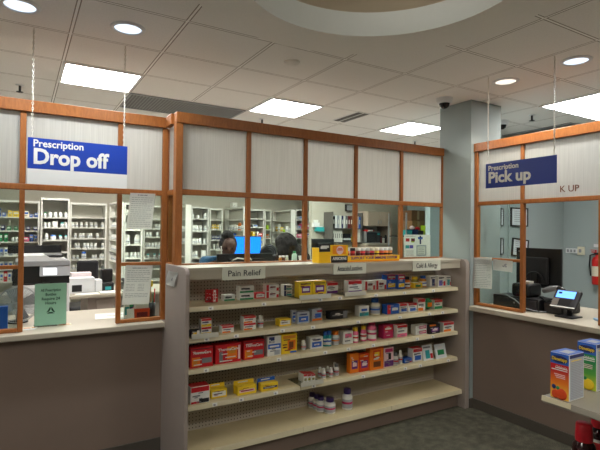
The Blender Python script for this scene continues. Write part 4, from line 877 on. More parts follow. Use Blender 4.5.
for u in DATA['units']:
    key, ax = u[0], u[1]; lab, short = UL[key]
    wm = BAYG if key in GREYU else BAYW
    if ax == 'y':
        _, _, X0, X1, Y, zt, zs, items, dep = u
        root = thing('shelf_bay', lab, 'shelf bay', ((X0 + X1) / 2, Y + dep / 2, 0)); B = lambda x0, x1, y0, y1, z0, z1: (x0, x1, y0, y1, z0, z1)
        a0, a1 = X0, X1; P = lambda a_0, a_1, d0, d1, z0, z1: (a_0, a_1, Y + d0, Y + d1, z0, z1)
    else:
        _, _, X, Yn, Yf, zt, zs, items, dep = u
        root = thing('shelf_bay', lab, 'shelf bay', (X + dep / 2, (Yn + Yf) / 2, 0)); a0, a1 = Yn + .002, Yf
        if key == 'S4': X = X + 0.0
        P = lambda a_0, a_1, d0, d1, z0, z1: (X + d0, X + d1, a_0, a_1, z0, z1)
    sides = .022
    # side-facing bays share the run with the end bay in front of them: set them just behind it
    if ax == 'x':
        off = {'S4': .352, 'S7': .302, 'S8': .302, 'S10': .302}[key]
        a0 = a0 + 0.0
    def bb(name, mat, *q): return obj(name, MB(mat).box(*P(*q)), root, True)
    d1 = dep
    if ax == 'x': d1 = dep
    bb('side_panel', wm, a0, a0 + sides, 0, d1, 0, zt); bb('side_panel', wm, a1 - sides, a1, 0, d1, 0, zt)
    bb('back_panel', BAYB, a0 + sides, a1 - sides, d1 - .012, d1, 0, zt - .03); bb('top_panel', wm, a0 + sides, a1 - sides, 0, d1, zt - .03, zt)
    bb('base', wm, a0 + sides, a1 - sides, 0.01, d1 - .012, 0.001, .10)
    low = list(zs)
    while low[-1] - .19 > .14: low.append(round(low[-1] - .19, 3))
    for z in low: bb('shelf', wm, a0 + sides, a1 - sides, 0.004, d1 - .012, z - .018, z)
    cnt = {}
    tot = {}
    for ri, k, a, w, h, colr in items: tot[ri] = tot.get(ri, 0) + 1
    for ri, k, a, w, h, colr in items:
        cnt[ri] = cnt.get(ri, 0) + 1; i = cnt[ri] - 1
        cn = {'w': 'white', 'pinkw': 'pale pink'}.get(colr, colr)
        noun = {'b': 'pill bottle', 'j': 'medicine jar', 'x': 'medicine box'}[k]
        if k == 'b' and colr not in ('w',): cn += ' topped'
        w_ = w * .92 if k != 'x' or ax == 'y' else .075
        o = bpy.data.objects.new({'b': 'pill_bottle', 'j': 'medicine_jar', 'x': 'medicine_box'}[k], stock_mesh(k, colr)); COL.objects.link(o)
        hh = min(h, (zs[ri - 1] - .022 if ri else zt - .035) - zs[ri] - .004)
        if ax == 'y':
            a = min(max(a, a0 + sides + w_ / 2 + .002), a1 - sides - w_ / 2 - .002)
            o.location = (a, Y + .03 + w_ / 2 if k != 'x' else Y + .09, zs[ri] + .0005); o.scale = (w_, w_ if k != 'x' else .12, hh)
        else:
            a = a1 - sides - .06 - (i + .5) * (a1 - a0 - 2 * sides - .12) / max(tot[ri], 4)
            w_ = min(w_, .07); o.location = (X + .048, a, zs[ri] + .0005); o.scale = (w_, w_ if k != 'x' else .075, hh); o.rotation_euler = (0, 0, -PI / 2)
        tag(o, '%s %s, %s from left on %s shelf, %s' % (cn, noun, ordn[i], ORD[ri], short), 'bottle' if k == 'b' else 'jar' if k == 'j' else 'box', 'stock in the ' + short)
# closing panels: each run of shelving is as deep as its side bay
tag(obj('carton', carton_mesh(.096, .12, .095, 'white', 'plain')), 'plain white carton on top of the bright side bay', 'box').location = (3.603, 8.53, 2.0825)

# ------------------------------------------------------------------ drop off side: copier, fan, desk and papers
t = thing('copier', 'grey and white office copier behind the mint counter sign', 'copier', (.2, 5.3, 0))
cx0, cx1, cy0, cy1 = -.045, .425, 5.0, 5.55
obj('body', MB(WHITEP).box(cx0, cx1, cy0, cy1, .145, 1.205, bev=.01), t, True)
obj('paper_drawer', MB(WHITEP).box(cx0 + .02, cx1 - .03, cy0 - .014, cy0 - .001, 1.005, 1.19, bev=.006).box(cx0 + .28, cx1 - .10, cy0 - .0155, cy0 - .0138, 1.128, 1.138, CHAR).box(cx0 + .35, cx1 - .10, cy0 - .0155, cy0 - .0138, 1.085, 1.10, BLACKP), t, True)
obj('paper_drawer', MB(WHITEP).box(cx0 + .02, cx1 - .03, cy0 - .014, cy0 - .001, .80, .995, bev=.006), t, True)
obj('output_bay', MB(BLACKP).box(cx0, cx0 + .24, cy0 + .02, cy1, 1.206, 1.375).box(cx0 + .24, cx1, cy0 + .05, cy1, 1.206, 1.375, CHAR), t, True)
obj('output_tray', MB(CHAR).prism([(cy0 - .0, 1.207), (cy0 + .30, 1.207), (cy0 + .30, 1.26), (cy0, 1.216)], 'x', cx0 + .01, cx0 + .30), t, True)
pn = obj('control_panel', MB(GREYP).prism([(cy0 - .03, 1.285), (cy0 + .04, 1.285), (cy0 + .04, 1.375), (cy0 + .01, 1.375)], 'x', cx0 + .215, cx1), t, True)
obj('screen', MB(SCREENW).prism([(cy0 - .0285, 1.298), (cy0 - .026, 1.298), (cy0 + .002, 1.357), (cy0 - .0005, 1.357)], 'x', cx0 + .245, cx0 + .355), pn, True)
obj('scanner', MB(GREYP).box(cx0 + .02, cx1 + .0, cy0 + .0, cy1, 1.376, 1.425, bev=.006), t, True)
lid = obj('lid', MB(WHITEP).prism([(cx0 + .05, 1.426), (cx1 - .02, 1.426), (cx1 - .05, 1.445), (cx0 + .30, 1.455), (cx0 + .27, 1.475), (cx0 + .06, 1.475)], 'y', cy0 + .02, cy1 - .03), t, True)
obj('feeder_slot', MB(CHAR).box(cx0 + .26, cx1 - .06, cy0 + .04, cy1 - .10, 1.4555, 1.475), lid, True)
obj('feeder_tray', MB(BLACKP).box(cx0 - .05, cx1 - .04, cy1 - .025, cy1, 1.4755, 1.555), t, True)
obj('plinth', MB(CHAR).box(cx0 + .02, cx1 - .02, cy0 + .03, cy1 - .02, .086, .144), t, True)

t.location.z = -.085
STEEL_KEEP = STEEL; STEEL = M('fan_grey_enamel', (176, 178, 182), .4, .2)
t = thing('desk_fan', 'round grey metal fan behind the first drop off pane', 'fan', (.0, 3.92, .966))
fc = Vector((.0, 3.90, 1.105)); R = .125
mb = MB(STEEL)
for yy, rr in ((-.035, R), (.035, R)): mb.tube([(fc.x + rr * math.cos(a), fc.y + yy, fc.z + rr * math.sin(a)) for a in [2 * PI * k / 28 for k in range(29)]], .003, 6)
for k in range(60):
    a = 2 * PI * k / 60; c_, s_ = math.cos(a), math.sin(a)
    mb.tube([(fc.x + .025 * c_, fc.y - .055, fc.z + .025 * s_), (fc.x + .08 * c_, fc.y - .052, fc.z + .08 * s_), (fc.x + R * c_, fc.y - .035, fc.z + R * s_)], .0014, 4)
mb.lathe([(0, 0), (.026, 0), (.026, .006), (0, .006)], m=STEEL, seg=16, mat=Matrix.Translation((fc.x, fc.y - .054, fc.z)) @ Matrix.Rotation(PI / 2, 4, 'X'))
obj('front_grille', mb, t, True)
mb = MB(STEEL)
for k in range(24):
    a = 2 * PI * k / 24; c_, s_ = math.cos(a), math.sin(a); mb.tube([(fc.x + R * c_, fc.y + .035, fc.z + R * s_), (fc.x + .08 * c_, fc.y + .06, fc.z + .08 * s_), (fc.x + .03 * c_, fc.y + .065, fc.z + .03 * s_)], .0011, 4)
mb.lathe([(0, 0), (.045, .0), (.04, .08), (0, .09)], m=CHAR, seg=16, mat=Matrix.Translation((fc.x, fc.y + .058, fc.z)) @ Matrix.Rotation(-PI / 2, 4, 'X')); obj('rear_cage', mb, t, True)
mb = MB(M('fan_blade', (128, 132, 138), .35, .4))
for k in range(4):
    a = k * PI / 2 + .4; u = Vector((math.cos(a), 0, math.sin(a))); w = Vector((-math.sin(a), 0, math.cos(a)))
    q = [fc + u * .022 - w * .02 + Vector((0, .012, 0)), fc + u * .112 - w * .055 + Vector((0, .018, 0)), fc + u * .116 + w * .030 + Vector((0, -.014, 0)), fc + u * .022 + w * .022 + Vector((0, -.010, 0))]
    mb.quadp(q); mb.quadp([p + Vector((0, .002, 0)) for p in q][::-1])
mb.lathe([(.0, -.02), (.024, -.02), (.024, .02), (0, .022)], seg=16, mat=Matrix.Translation(fc) @ Matrix.Rotation(PI / 2, 4, 'X')); obj('blades', mb, t, True)
mb = MB(CHAR); mb.lathe([(0, 0), (.07, 0), (.066, .012), (.012, .018), (.011, .06)], (0, 3.97, .966), 20); obj('base', mb, t, True)
STEEL = STEEL_KEEP

t = thing('work_desk', 'cream topped pharmacy desk with drawers behind the drop off counter', 'desk', (.9, 5.6, 0))
obj('worktop', MB(COUNTER).box(.43, 1.62, 5.24, 5.95, .935, .967, bev=.004), t, True)
obj('drawer_unit', MB(TAUPE2).box(.62, 1.60, 5.30, 5.94, .001, .934), t, True)
for i, z in enumerate((.70, .45, .20)):
    d = obj('drawer', MB(TAUPE2).box(.70 + .0, 1.20, 5.285, 5.2995, z, z + .21, bev=.004), t, True); obj('handle', MB(STEEL).box(.86, 1.03, 5.268, 5.278, z + .12, z + .135).box(.865, .875, 5.278, 5.2848, z + .12, z + .135).box(1.015, 1.025, 5.278, 5.2848, z + .12, z + .135), d, True)
# black chair behind the desk
t = thing('office_chair', 'black office chair with tall back behind the desk papers', 'chair', (.83, 6.35, 0))
b = MB(M('chair_fabric', (34, 34, 38), .9, var=.12, scale=60)); b.box(.60, .84, 6.18, 6.24, .93, 1.262, bev=.03); obj('backrest', b, t, True)
obj('seat', MB(BLACKP).box(.52, .94, 6.26, 6.72, .62, .70, bev=.03), t, True)
mb = MB(CHAR); mb.cyl((.74, 6.48, .08), .025, .535, 14); mb.tube([(.74, 6.40, .66), (.74, 6.25, .68), (.74, 6.25, 1.0)], .018, 8); obj('column', mb, t, True)
for k in range(5):
    a = 2 * PI * k / 5 + .3; l_ = obj('leg', MB(CHAR).tube([(.74, 6.48, .10), (.74 + .28 * math.cos(a), 6.48 + .28 * math.sin(a), .055)], .016, 6), t, True)
    b = bmesh.new(); bmesh.ops.create_uvsphere(b, u_segments=10, v_segments=8, radius=.026); mb = MB(BLACKP); mb.merge(b, BLACKP, Matrix.Translation((.74 + .28 * math.cos(a), 6.48 + .28 * math.sin(a), .027))); obj('caster', mb, l_, True)
# things on the desk
def deskbox(name, label, cat, mat, x0, x1, y0, y1, z1, z0=.968, extra=None):
    mb = MB(mat); mb.box(x0, x1, y0, y1, z0, z1, bev=.003)
    if extra: mb.box(*extra)
    return tag(obj(name, mb), label, cat)
deskbox('paper_tray', 'white box with black window standing on the desk by the copier', 'box', WHITEP, .45, .70, 5.42, 5.60, 1.125, extra=(.48, .575, 5.4185, 5.4198, .985, 1.055, BLACKP))
deskbox('paper_tray', 'white and pink box file behind the black windowed box', 'box', M('pinkish_card', (232, 218, 220), .7, var=.03), .49, .69, 5.62, 5.74, 1.165)
deskbox('paper_tray', 'small white box file beside the black windowed box', 'box', WHITEP, .71, .775, 5.44, 5.58, 1.10)
t = thing('label_printer', 'black label printer with upright back on the desk', 'printer', (.86, 5.55, .968))
obj('body', MB(BLACKP).box(.785, .90, 5.46, 5.66, .968, 1.06, bev=.008), t, True); obj('roll_holder', MB(BLACKP).box(.78, .905, 5.58, 5.66, 1.061, 1.20, bev=.01), t, True); obj('face_label', MB(MAT['teal']).box(.81, .87, 5.4575, 5.4595, .985, 1.02), t, True)
t = thing('desk_phone', 'black desk phone beside the label printer', 'phone', (1.08, 5.5, .968))
obj('base', MB(BLACKP).prism([(5.42, .968), (5.62, .968), (5.62, 1.05), (5.42, .99)], 'x', 1.0, 1.16), t, True); obj('handset', MB(CHAR).box(1.0, 1.045, 5.42, 5.63, 1.056, 1.09, bev=.012), t, True)
for i, (x, y, w, l_) in enumerate(((.50, 5.26, .22, .13), (.74, 5.27, .20, .15), (.96, 5.26, .16, .14))):
    tag(obj('paper_stack', MB(PAPER).box(x, x + w, y, y + l_, .968, .974 + .006 * i)), ('thin white paper stack at the copier end of the desk', 'white papers on the desk edge before the label printer', 'thicker white paper pile before the desk phone')[i], 'papers')
# on the drop off counter
mb = MB(PAPER); mb.prism([(.50, 3.82), (.76, 3.83), (.86, 4.04), (.53, 4.07)], 'z', .966, .9672); mb.prism([(.60, 3.93), (.74, 3.94), (.74, 3.95), (.60, 3.94)], 'z', .9674, .9678, INKD); tag(obj('loose_paper', mb), 'loose white sheet lying on the drop off counter near the window post', 'paper')
for i, (x, y) in enumerate(((.085, 3.68), (.30, 3.70))):
    mb = MB(MAT['cream'], MAT['orange']); mb.box(x - .06, x + .03, y, y + .06, .966, .9675); mb.box(x - .05, x - .01, y + .01, y + .03, .9675, .9679, MAT['orange']); mb.box(x, x + .02, y + .01, y + .04, .9675, .9679, MAT['amber']); 
    tag(obj('coupon_card', mb), ('orange printed card by the fan side of the mint sign', 'orange printed card by the window side of the mint sign')[i], 'card')
mb = MB(PAPER); mb.prism([(-.16, 3.635), (.10, 3.635), (.12, 3.70), (-.16, 3.72)], 'z', .966, .9672)
for k in range(3): mb.box(-.14 + .06 * k, -.10 + .06 * k, 3.65, 3.69, .9673, .9677, MAT[('red', 'blue', 'green')[k]])
tag(obj('loose_paper', mb), 'white sheet with colour print under the first drop off pane', 'paper')
tag(obj('binder', MB(MAT['blue']).box(-.125, -.055, 3.66, 3.70, .9675, 1.13, bev=.003)), 'blue folder standing at the edge of the first drop off pane', 'folder')
t = thing('file_holder', 'orange leaflet box in the corner of the drop off window', 'box', (.80, 3.70, .966))
obj('box_body', MB(MAT['redorange']).box(.755, .865, 3.68, 3.76, .966, 1.045).box(.77, .85, 3.678, 3.6798, .985, 1.02, MAT['maroon']), t, True); obj('leaflets', MB(PAPER).box(.762, .858, 3.69, 3.74, 1.046, 1.085), t, True)
tag(obj('leaflet_card', MB(PAPER).prism([(3.66, .966), (3.664, .966), (3.69, 1.05), (3.686, 1.05)], 'x', .70, .75)), 'small white card propped in the drop off window corner', 'card')
tag(obj('medicine_box', MB(MAT['white']).box(.69, .725, 3.72, 3.76, .966, 1.15).box(.692, .723, 3.7185, 3.7199, 1.0, 1.06, MAT['teal'])), 'white and teal slim box behind the propped white card', 'box')
tag(obj('medicine_box', MB(MAT['navy']).box(.728, .765, 3.77, 3.80, .966, 1.16).box(.732, .76, 3.7685, 3.7699, 1.05, 1.12, MAT['green'])), 'navy slim box behind the orange leaflet box', 'box')
t = thing('pen_pot', 'dark pen pot with a yellow topped stick beside the corner post', 'pen pot', (.895, 3.72, .966))
mb = MB(CHAR); mb.lathe([(0, 0), (.022, 0), (.024, .12), (.020, .12), (.019, .01)], (.888, 3.70, .966), 16); obj('pot', mb, t, True)
obj('stick', MB(M('pale_wood', (190, 150, 100), .6)).tube([(.882, 3.70, .98), (.874, 3.71, 1.215)], .006, 8), t, True)
obj('yellow_top', MB(MAT['yellow']).box(.858, .892, 3.695, 3.725, 1.205, 1.255, bev=.008), t, True); obj('green_pen', MB(MAT['green']).tube([(.895, 3.705, .98), (.902, 3.71, 1.16)], .006, 8), t, True); obj('red_pen', MB(MAT['red']).tube([(.898, 3.700, .98), (.906, 3.70, 1.19)], .005, 8), t, True)

# ------------------------------------------------------------------ centre: work island, monitors, people
t = thing('work_island', 'grey pharmacy work island behind the centre glazed partition', 'counter', (2.4, 4.6, 0))
obj('worktop', MB(COUNTER).box(1.25, 3.60, 4.30, 4.86, .93, .965, bev=.004), t, True); obj('cabinet_body', MB(TAUPE2).box(1.3, 3.55, 4.36, 4.80, .002, .929), t, True)
obj('raised_ledge', MB(COUNTER).box(2.05, 3.45, 4.30, 4.42, 1.28, 1.305), t, True); obj('ledge_panel', MB(TAUPE2).box(2.46, 3.4, 4.34, 4.38, .966, 1.279), t, True)
def monitor(name, label, x0, x1, y, z0, z1, base_z, face='back', screen=None):
    t = thing(name, label, 'monitor', ((x0 + x1) / 2, y, base_z)); cx = (x0 + x1) / 2
    obj('panel', MB(BLACKP).box(x0, x1, y, y + .03, z0, z1, bev=.006), t, True)
    if screen: obj('screen', MB(screen).box(x0 + .012, x1 - .012, y - .0015, y - .0002, z0 + .014, z1 - .012), t, True)
    obj('rear_shell', MB(BLACKP).box(cx - (x1 - x0) * .32, cx + (x1 - x0) * .32, *( (y - .03, y - .0005) if face == 'back' else (y + .0305, y + .06)), z0 + .03, z1 - .05, bev=.01), t, True)
    yy = y - .015 if face == 'back' else y + .045
    obj('stand', MB(BLACKP).box(cx - .03, cx + .03, yy + (0.0305 if face == 'back' else -.0) + (.0305 if face == 'back' else .0165), yy + (.0305 if face == 'back' else 0) + .05, base_z + .012, z0 + .10, bev=.005), t, True)
    obj('foot', MB(BLACKP).box(cx - .11, cx + .11, yy - .06, yy + .13, base_z + .001, base_z + .012, bev=.004), t, True)
    return t
tm = monitor('computer_monitor', 'wide black monitor seen from behind before the person in blue', 1.755, 2.400, 4.60, 1.05, 1.398, .965)
tag(obj('cable_tie', MB(PAPER).tube([(1.90, 4.56, 1.33), (1.96, 4.55, 1.355), (2.03, 4.555, 1.345), (2.09, 4.56, 1.365), (2.12, 4.555, 1.33)], .008, 6)), 'crumpled white strip on the back of the wide black monitor', 'strip')
# wall-side desk carrying the blue monitor
t = thing('work_desk', 'low grey desk under the blue monitor behind the two people', 'desk', (2.97, 6.8, 0)); obj('worktop', MB(COUNTER).box(2.2, 3.7, 6.45, 7.15, .90, .93), t, True)
for x in (2.24, 3.62): obj('leg_panel', MB(TAUPE2).box(x, x + .04, 6.5, 7.1, .001, .899), t, True)
monitor('computer_monitor', 'monitor with glowing bright blue screen between the two people', 2.72, 3.235, 6.60, 1.255, 1.555, .93, 'front', SCREENB)
monitor('computer_monitor', 'black monitor behind the yellow counter display', 3.085, 3.408, 4.88, 1.30, 1.55, .965)
tag(obj('paper_stack', MB(PAPER).box(3.10, 3.36, 4.32, 4.41, 1.306, 1.40).box(3.13, 3.33, 4.3185, 4.3199, 1.32, 1.335, MAT['red'])), 'pile of white papers before the black monitor', 'papers')
# things on the ledge
t = thing('lotion_bottle', 'pale green bottle on the ledge under the long dark hair', 'bottle', (2.49, 4.36, 1.3055))
mb = MB(M('pale_green_plastic', (196, 222, 206), .4)); mb.lathe([(0, 0), (.026, 0), (.028, .01), (.028, .085), (.016, .10)], (2.532, 4.36, 1.3055), 16); obj('body', mb, t, True)
mb = MB(MAT['green']); mb.lathe([(.017, .10), (.017, .122), (0, .124)], (2.532, 4.36, 1.3055), 14); obj('cap', mb, t, True)
for i, (x, cc) in enumerate(((2.36, 'amber'), (2.40, 'brown'), (2.44, 'cream'))):
    v = thing('pill_bottle', 'small %s bottle on the ledge, %s beside the pale green bottle' % (cc, ('farthest', 'second', 'next')[i]), 'bottle', (x, 4.36, 1.3055)); mb = MB(MAT[cc]); mb.lathe([(0, 0), (.017, 0), (.017, .05), (.012, .06)], seg=12); obj('body', mb, v); mb = MB(MAT['white']); mb.lathe([(.015, .06), (.015, .078), (0, .079)], seg=12); obj('cap', mb, v)
tag(obj('note_card', MB(PAPER).prism([(4.33, 1.3055), (4.335, 1.3055), (4.36, 1.38), (4.355, 1.38)], 'x', 2.58, 2.68)), 'white card leaning on the ledge beside the pale green bottle', 'card')
# round-backed task chair
t = thing('task_chair', 'black round backed task chair between the two people', 'chair', (2.82, 5.55, 0))
mb = MB(BLACKP); mb.lathe([(0, -.03), (.09, -.026), (.118, -.012), (.124, 0), (.118, .012), (.09, .026), (0, .03)], seg=28, mat=Matrix.Translation((2.80, 5.5, 1.35)) @ Matrix.Rotation(PI / 2, 4, 'X')); obj('backrest', mb, t, True)
mb = MB(GREYP)
for k in range(3): mb.tube([(2.80 + (.05 + .025 * k) * math.cos(a), 5.468, 1.35 + (.05 + .025 * k) * math.sin(a)) for a in [PI * j / 8 - .5 for j in range(7)]], .003, 5)
obj('back_trim', mb, t, True)
obj('seat', MB(BLACKP).box(2.6, 3.0, 5.56, 5.95, .70, .77, bev=.03), t, True); mb = MB(CHAR); mb.cyl((2.8, 5.75, .03), .024, .665, 12); mb.tube([(2.8, 5.72, .735), (2.8, 5.55, .76), (2.8, 5.52, 1.24)], .014, 6); obj('column', mb, t, True)
mb = MB(CHAR); mb.lathe([(0, 0), (.24, 0), (.235, .02), (0, .032)], (2.8, 5.75, .001), 24); obj('base', mb, t, True)

def skin_body(name, joints, edges, mat, vox=.014, spheres=(), sub=1):
    """continuous figure: skin-modifier limbs fused with shaped spheres by a voxel remesh"""
    keys = list(joints); me = bpy.data.meshes.new(name); me.from_pydata([joints[k][:3] for k in keys], [(keys.index(a), keys.index(b)) for a, b in edges], [])
    o = bpy.data.objects.new(name, me); COL.objects.link(o)
    o.modifiers.new('s', 'SKIN'); sv = me.skin_vertices[0].data
    for i, k in enumerate(keys):
        r = joints[k][3]; sv[i].radius = r if isinstance(r, tuple) else (r, r)
    sv[0].use_root = True
    o.modifiers.new('u', 'SUBSURF').levels = sub
    ev = bpy.data.meshes.new_from_object(o.evaluated_get(bpy.context.evaluated_depsgraph_get()))
    bm = bmesh.new(); bm.from_mesh(ev); bpy.data.meshes.remove(ev)
    for c, s, rot in spheres:
        b = bmesh.new(); bmesh.ops.create_icosphere(b, subdivisions=3, radius=1)
        mt = Matrix.Translation(c) @ Euler(rot).to_matrix().to_4x4() @ Matrix.Diagonal((*s, 1))
        vm = {v: bm.verts.new(mt @ v.co) for v in b.verts}
        for f in b.faces: bm.faces.new([vm[v] for v in f.verts])
        b.free()
    o.modifiers.clear(); bm.to_mesh(me); bm.free()
    rm = o.modifiers.new('r', 'REMESH'); rm.mode = 'VOXEL'; rm.voxel_size = vox; rm.use_smooth_shade = True
    sm = o.modifiers.new('m', 'SMOOTH'); sm.factor = .5; sm.iterations = 3
    out = bpy.data.meshes.new_from_object(o.evaluated_get(bpy.context.evaluated_depsgraph_get())); out.name = name
    COL.objects.unlink(o); bpy.data.objects.remove(o)
    out.materials.clear(); out.materials.append(mat)
    for p in out.polygons: p.use_smooth = True
    return out
def ellip(mat, c, s, rot=(0, 0, 0), bump=0., freq=20., sub=4):
    b = bmesh.new(); bmesh.ops.create_icosphere(b, subdivisions=sub, radius=1)
    for v in b.verts:
        if bump: v.co *= 1 + bump * noise.noise(Vector((v.co.x * freq, v.co.y * freq, v.co.z * freq * .25)))
    for f in b.faces: f.smooth = True
    mb = MB(mat); mb.merge(b, mat, Matrix.Translation(c) @ Euler(rot).to_matrix().to_4x4() @ Matrix.Diagonal((*s, 1))); return mb
def person(label, X, Y, head, shirt, hair_builder, arms):
    """a standing figure bent slightly over the island: body, clothing, shoes and hair"""
    t = thing('person', label, 'person', (X, Y, 0))
    hx, hy, hz = head
    J = {'pelvis': (X, Y + .10, .90, (.14, .10)), 'waist': (X, Y + .08, 1.05, (.125, .095)), 'chest': (X, Y + .01, 1.22, (.15, .105)), 'neckb': (X + (hx - X) * .4, Y - .03, hz - .20, (.065, .06)), 'neck': (hx - (hx - X) * .2, hy + .05, hz - .12, (.048, .048)), 'headc': (hx, hy + .01, hz - .01, (.075, .085)),
         'shl': (X - .17, Y - .0, 1.29, .055), 'ell': (X - .25, Y - .10, 1.06, .042), 'wrl': (X - .14, Y - .30, 1.01, .028), 'hal': (X - .11, Y - .36, 1.0, .026), 'shr': (X + .17, Y - .0, 1.29, .055), 'elr': (X + .25, Y - .10, 1.06, .042), 'wrr': (X + .14, Y - .30, 1.01, .028), 'har': (X + .11, Y - .36, 1.0, .026),
         'hipl': (X - .09, Y + .10, .84, .085), 'knl': (X - .10, Y + .08, .48, .058), 'anl': (X - .10, Y + .12, .10, .038), 'tol': (X - .10, Y - .02, .045, .035), 'hipr': (X + .09, Y + .10, .84, .085), 'knr': (X + .10, Y + .08, .48, .058), 'anr': (X + .10, Y + .12, .10, .038), 'tor': (X + .10, Y - .02, .045, .035)}
    for k, v in arms.items(): J[k] = v
    E = [('pelvis', 'waist'), ('waist', 'chest'), ('chest', 'neckb'), ('neckb', 'neck'), ('neck', 'headc'), ('chest', 'shl'), ('shl', 'ell'), ('ell', 'wrl'), ('wrl', 'hal'), ('chest', 'shr'), ('shr', 'elr'), ('elr', 'wrr'), ('wrr', 'har'), ('pelvis', 'hipl'), ('hipl', 'knl'), ('knl', 'anl'), ('anl', 'tol'), ('pelvis', 'hipr'), ('hipr', 'knr'), ('knr', 'anr'), ('anr', 'tor')]
    return t, J, E
def fingers(mb, wrist, hand, side):
    w, h = Vector(wrist), Vector(hand); d = (h - w).normalized(); s = d.cross(Vector((0, 0, 1))).normalized()
    for i, (o, L) in enumerate(((-.027, .062), (-.010, .074), (.008, .070), (.025, .056))):
        p = h + s * o; mb.tube([p - d * .01, p + d * L * .5 + Vector((0, 0, .004)), p + d * L * .8 - Vector((0, 0, .010)), p + d * L - Vector((0, 0, .024))], [.009, .0085, .0075, .005], 8)
    p = w + d * .03; q = s * (-side)
    mb.tube([p, p + q * .035 + d * .02, p + q * .045 + d * .05 - Vector((0, 0, .01))], [.011, .0095, .006], 8)
def build_person1():
    X, Y = 1.98, 5.16; hx, hy, hz = 2.035, 4.98, 1.455
    t, J, E = person('person in a blue top with black hair in a bun, looking down', X, Y, (hx, hy, hz), SHIRT, None, {})
    rot = (.55, 0, -.3)
    fx, fy = -.05, -.095
    sph = [((hx, hy, hz), (.086, .104, .120), rot), ((hx - .018, hy - .058, hz - .055), (.050, .045, .05), rot), ((hx - .036, hy - .100, hz - .030), (.015, .020, .024), rot), ((hx - .078, hy + .015, hz - .015), (.012, .02, .03), rot), ((hx + .078, hy + .02, hz - .015), (.012, .02, .03), rot),
           ((hx - .032, hy - .094, hz - .068), (.026, .012, .010), rot), ((hx - .026, hy - .084, hz + .01), (.055, .02, .014), rot)]
    body = skin_body('body', J, E, SKIN, .012, sph)
    o = obj('body', body, t, False); body.transform(parent_matrix(t).inverted())
    mb = MB(SKIN)
    for a, h_, s_ in (('wrl', 'hal', -1), ('wrr', 'har', 1)): fingers(mb, J[a][:3], J[h_][:3], s_)
    obj('fingers', mb, t, True)
    K = ['pelvis', 'waist', 'chest', 'neckb', 'shl', 'ell', 'shr', 'elr']
    JS = {k: J[k][:3] + ((tuple(x + .02 for x in J[k][3]) if isinstance(J[k][3], tuple) else J[k][3] + .02),) for k in K}; JS['neckb'] = J['chest'][:2] + (1.335, (.085, .075))
    JS['pelvis'] = (X, Y + .10, .90, (.165, .125))
    sh = skin_body('blue_top', JS, [e for e in E if e[0] in K and e[1] in K], SHIRT, .014); o = obj('blue_top', sh, t); sh.transform(parent_matrix(t).inverted())
    KT = ['pelvis', 'hipl', 'knl', 'anl', 'hipr', 'knr', 'anr']; JT = {k: J[k][:3] + ((tuple(x + .018 for x in J[k][3]) if isinstance(J[k][3], tuple) else J[k][3] + .018),) for k in KT}
    tr = skin_body('trousers', JT, [e for e in E if e[0] in KT and e[1] in KT], TROUS, .016); obj('trousers', tr, t); tr.transform(parent_matrix(t).inverted())
    for s in (-1, 1): obj('shoe', MB(SHOE).box(X + s * .10 - .048, X + s * .10 + .048, Y - .09, Y + .17, .001, .085, bev=.03, seg=3), t, True)
    hb = ellip(HAIR, (hx + .004, hy + .036, hz + .036), (.102, .106, .110), (.35, 0, -.2), .06, 8)
    hair = obj('hair', hb, t, True); obj('bun', ellip(HAIR, (hx - .012, hy + .005, hz + .128), (.070, .064, .058), (0, .1, 0), .16, 5), hair, True)
    mb = MB(M('white_earpiece', (230, 230, 228), .4)); mb.tube([(hx - .092, hy + .0, hz + .01), (hx - .095, hy - .012, hz - .02), (hx - .09, hy - .03, hz - .04)], .006, 6); obj('earpiece', mb, t, True)
    for s in (-1, 1):
        b = bmesh.new(); bmesh.ops.create_uvsphere(b, u_segments=10, v_segments=8, radius=.012); mb = MB(M('eye_dark', (30, 22, 20), .2, var=0)); mb.merge(b, mb.mats[0], Matrix.Translation((hx - .032 + s * .030, hy - .088 - s * .010, hz - .012))); obj('eye', mb, t, True)
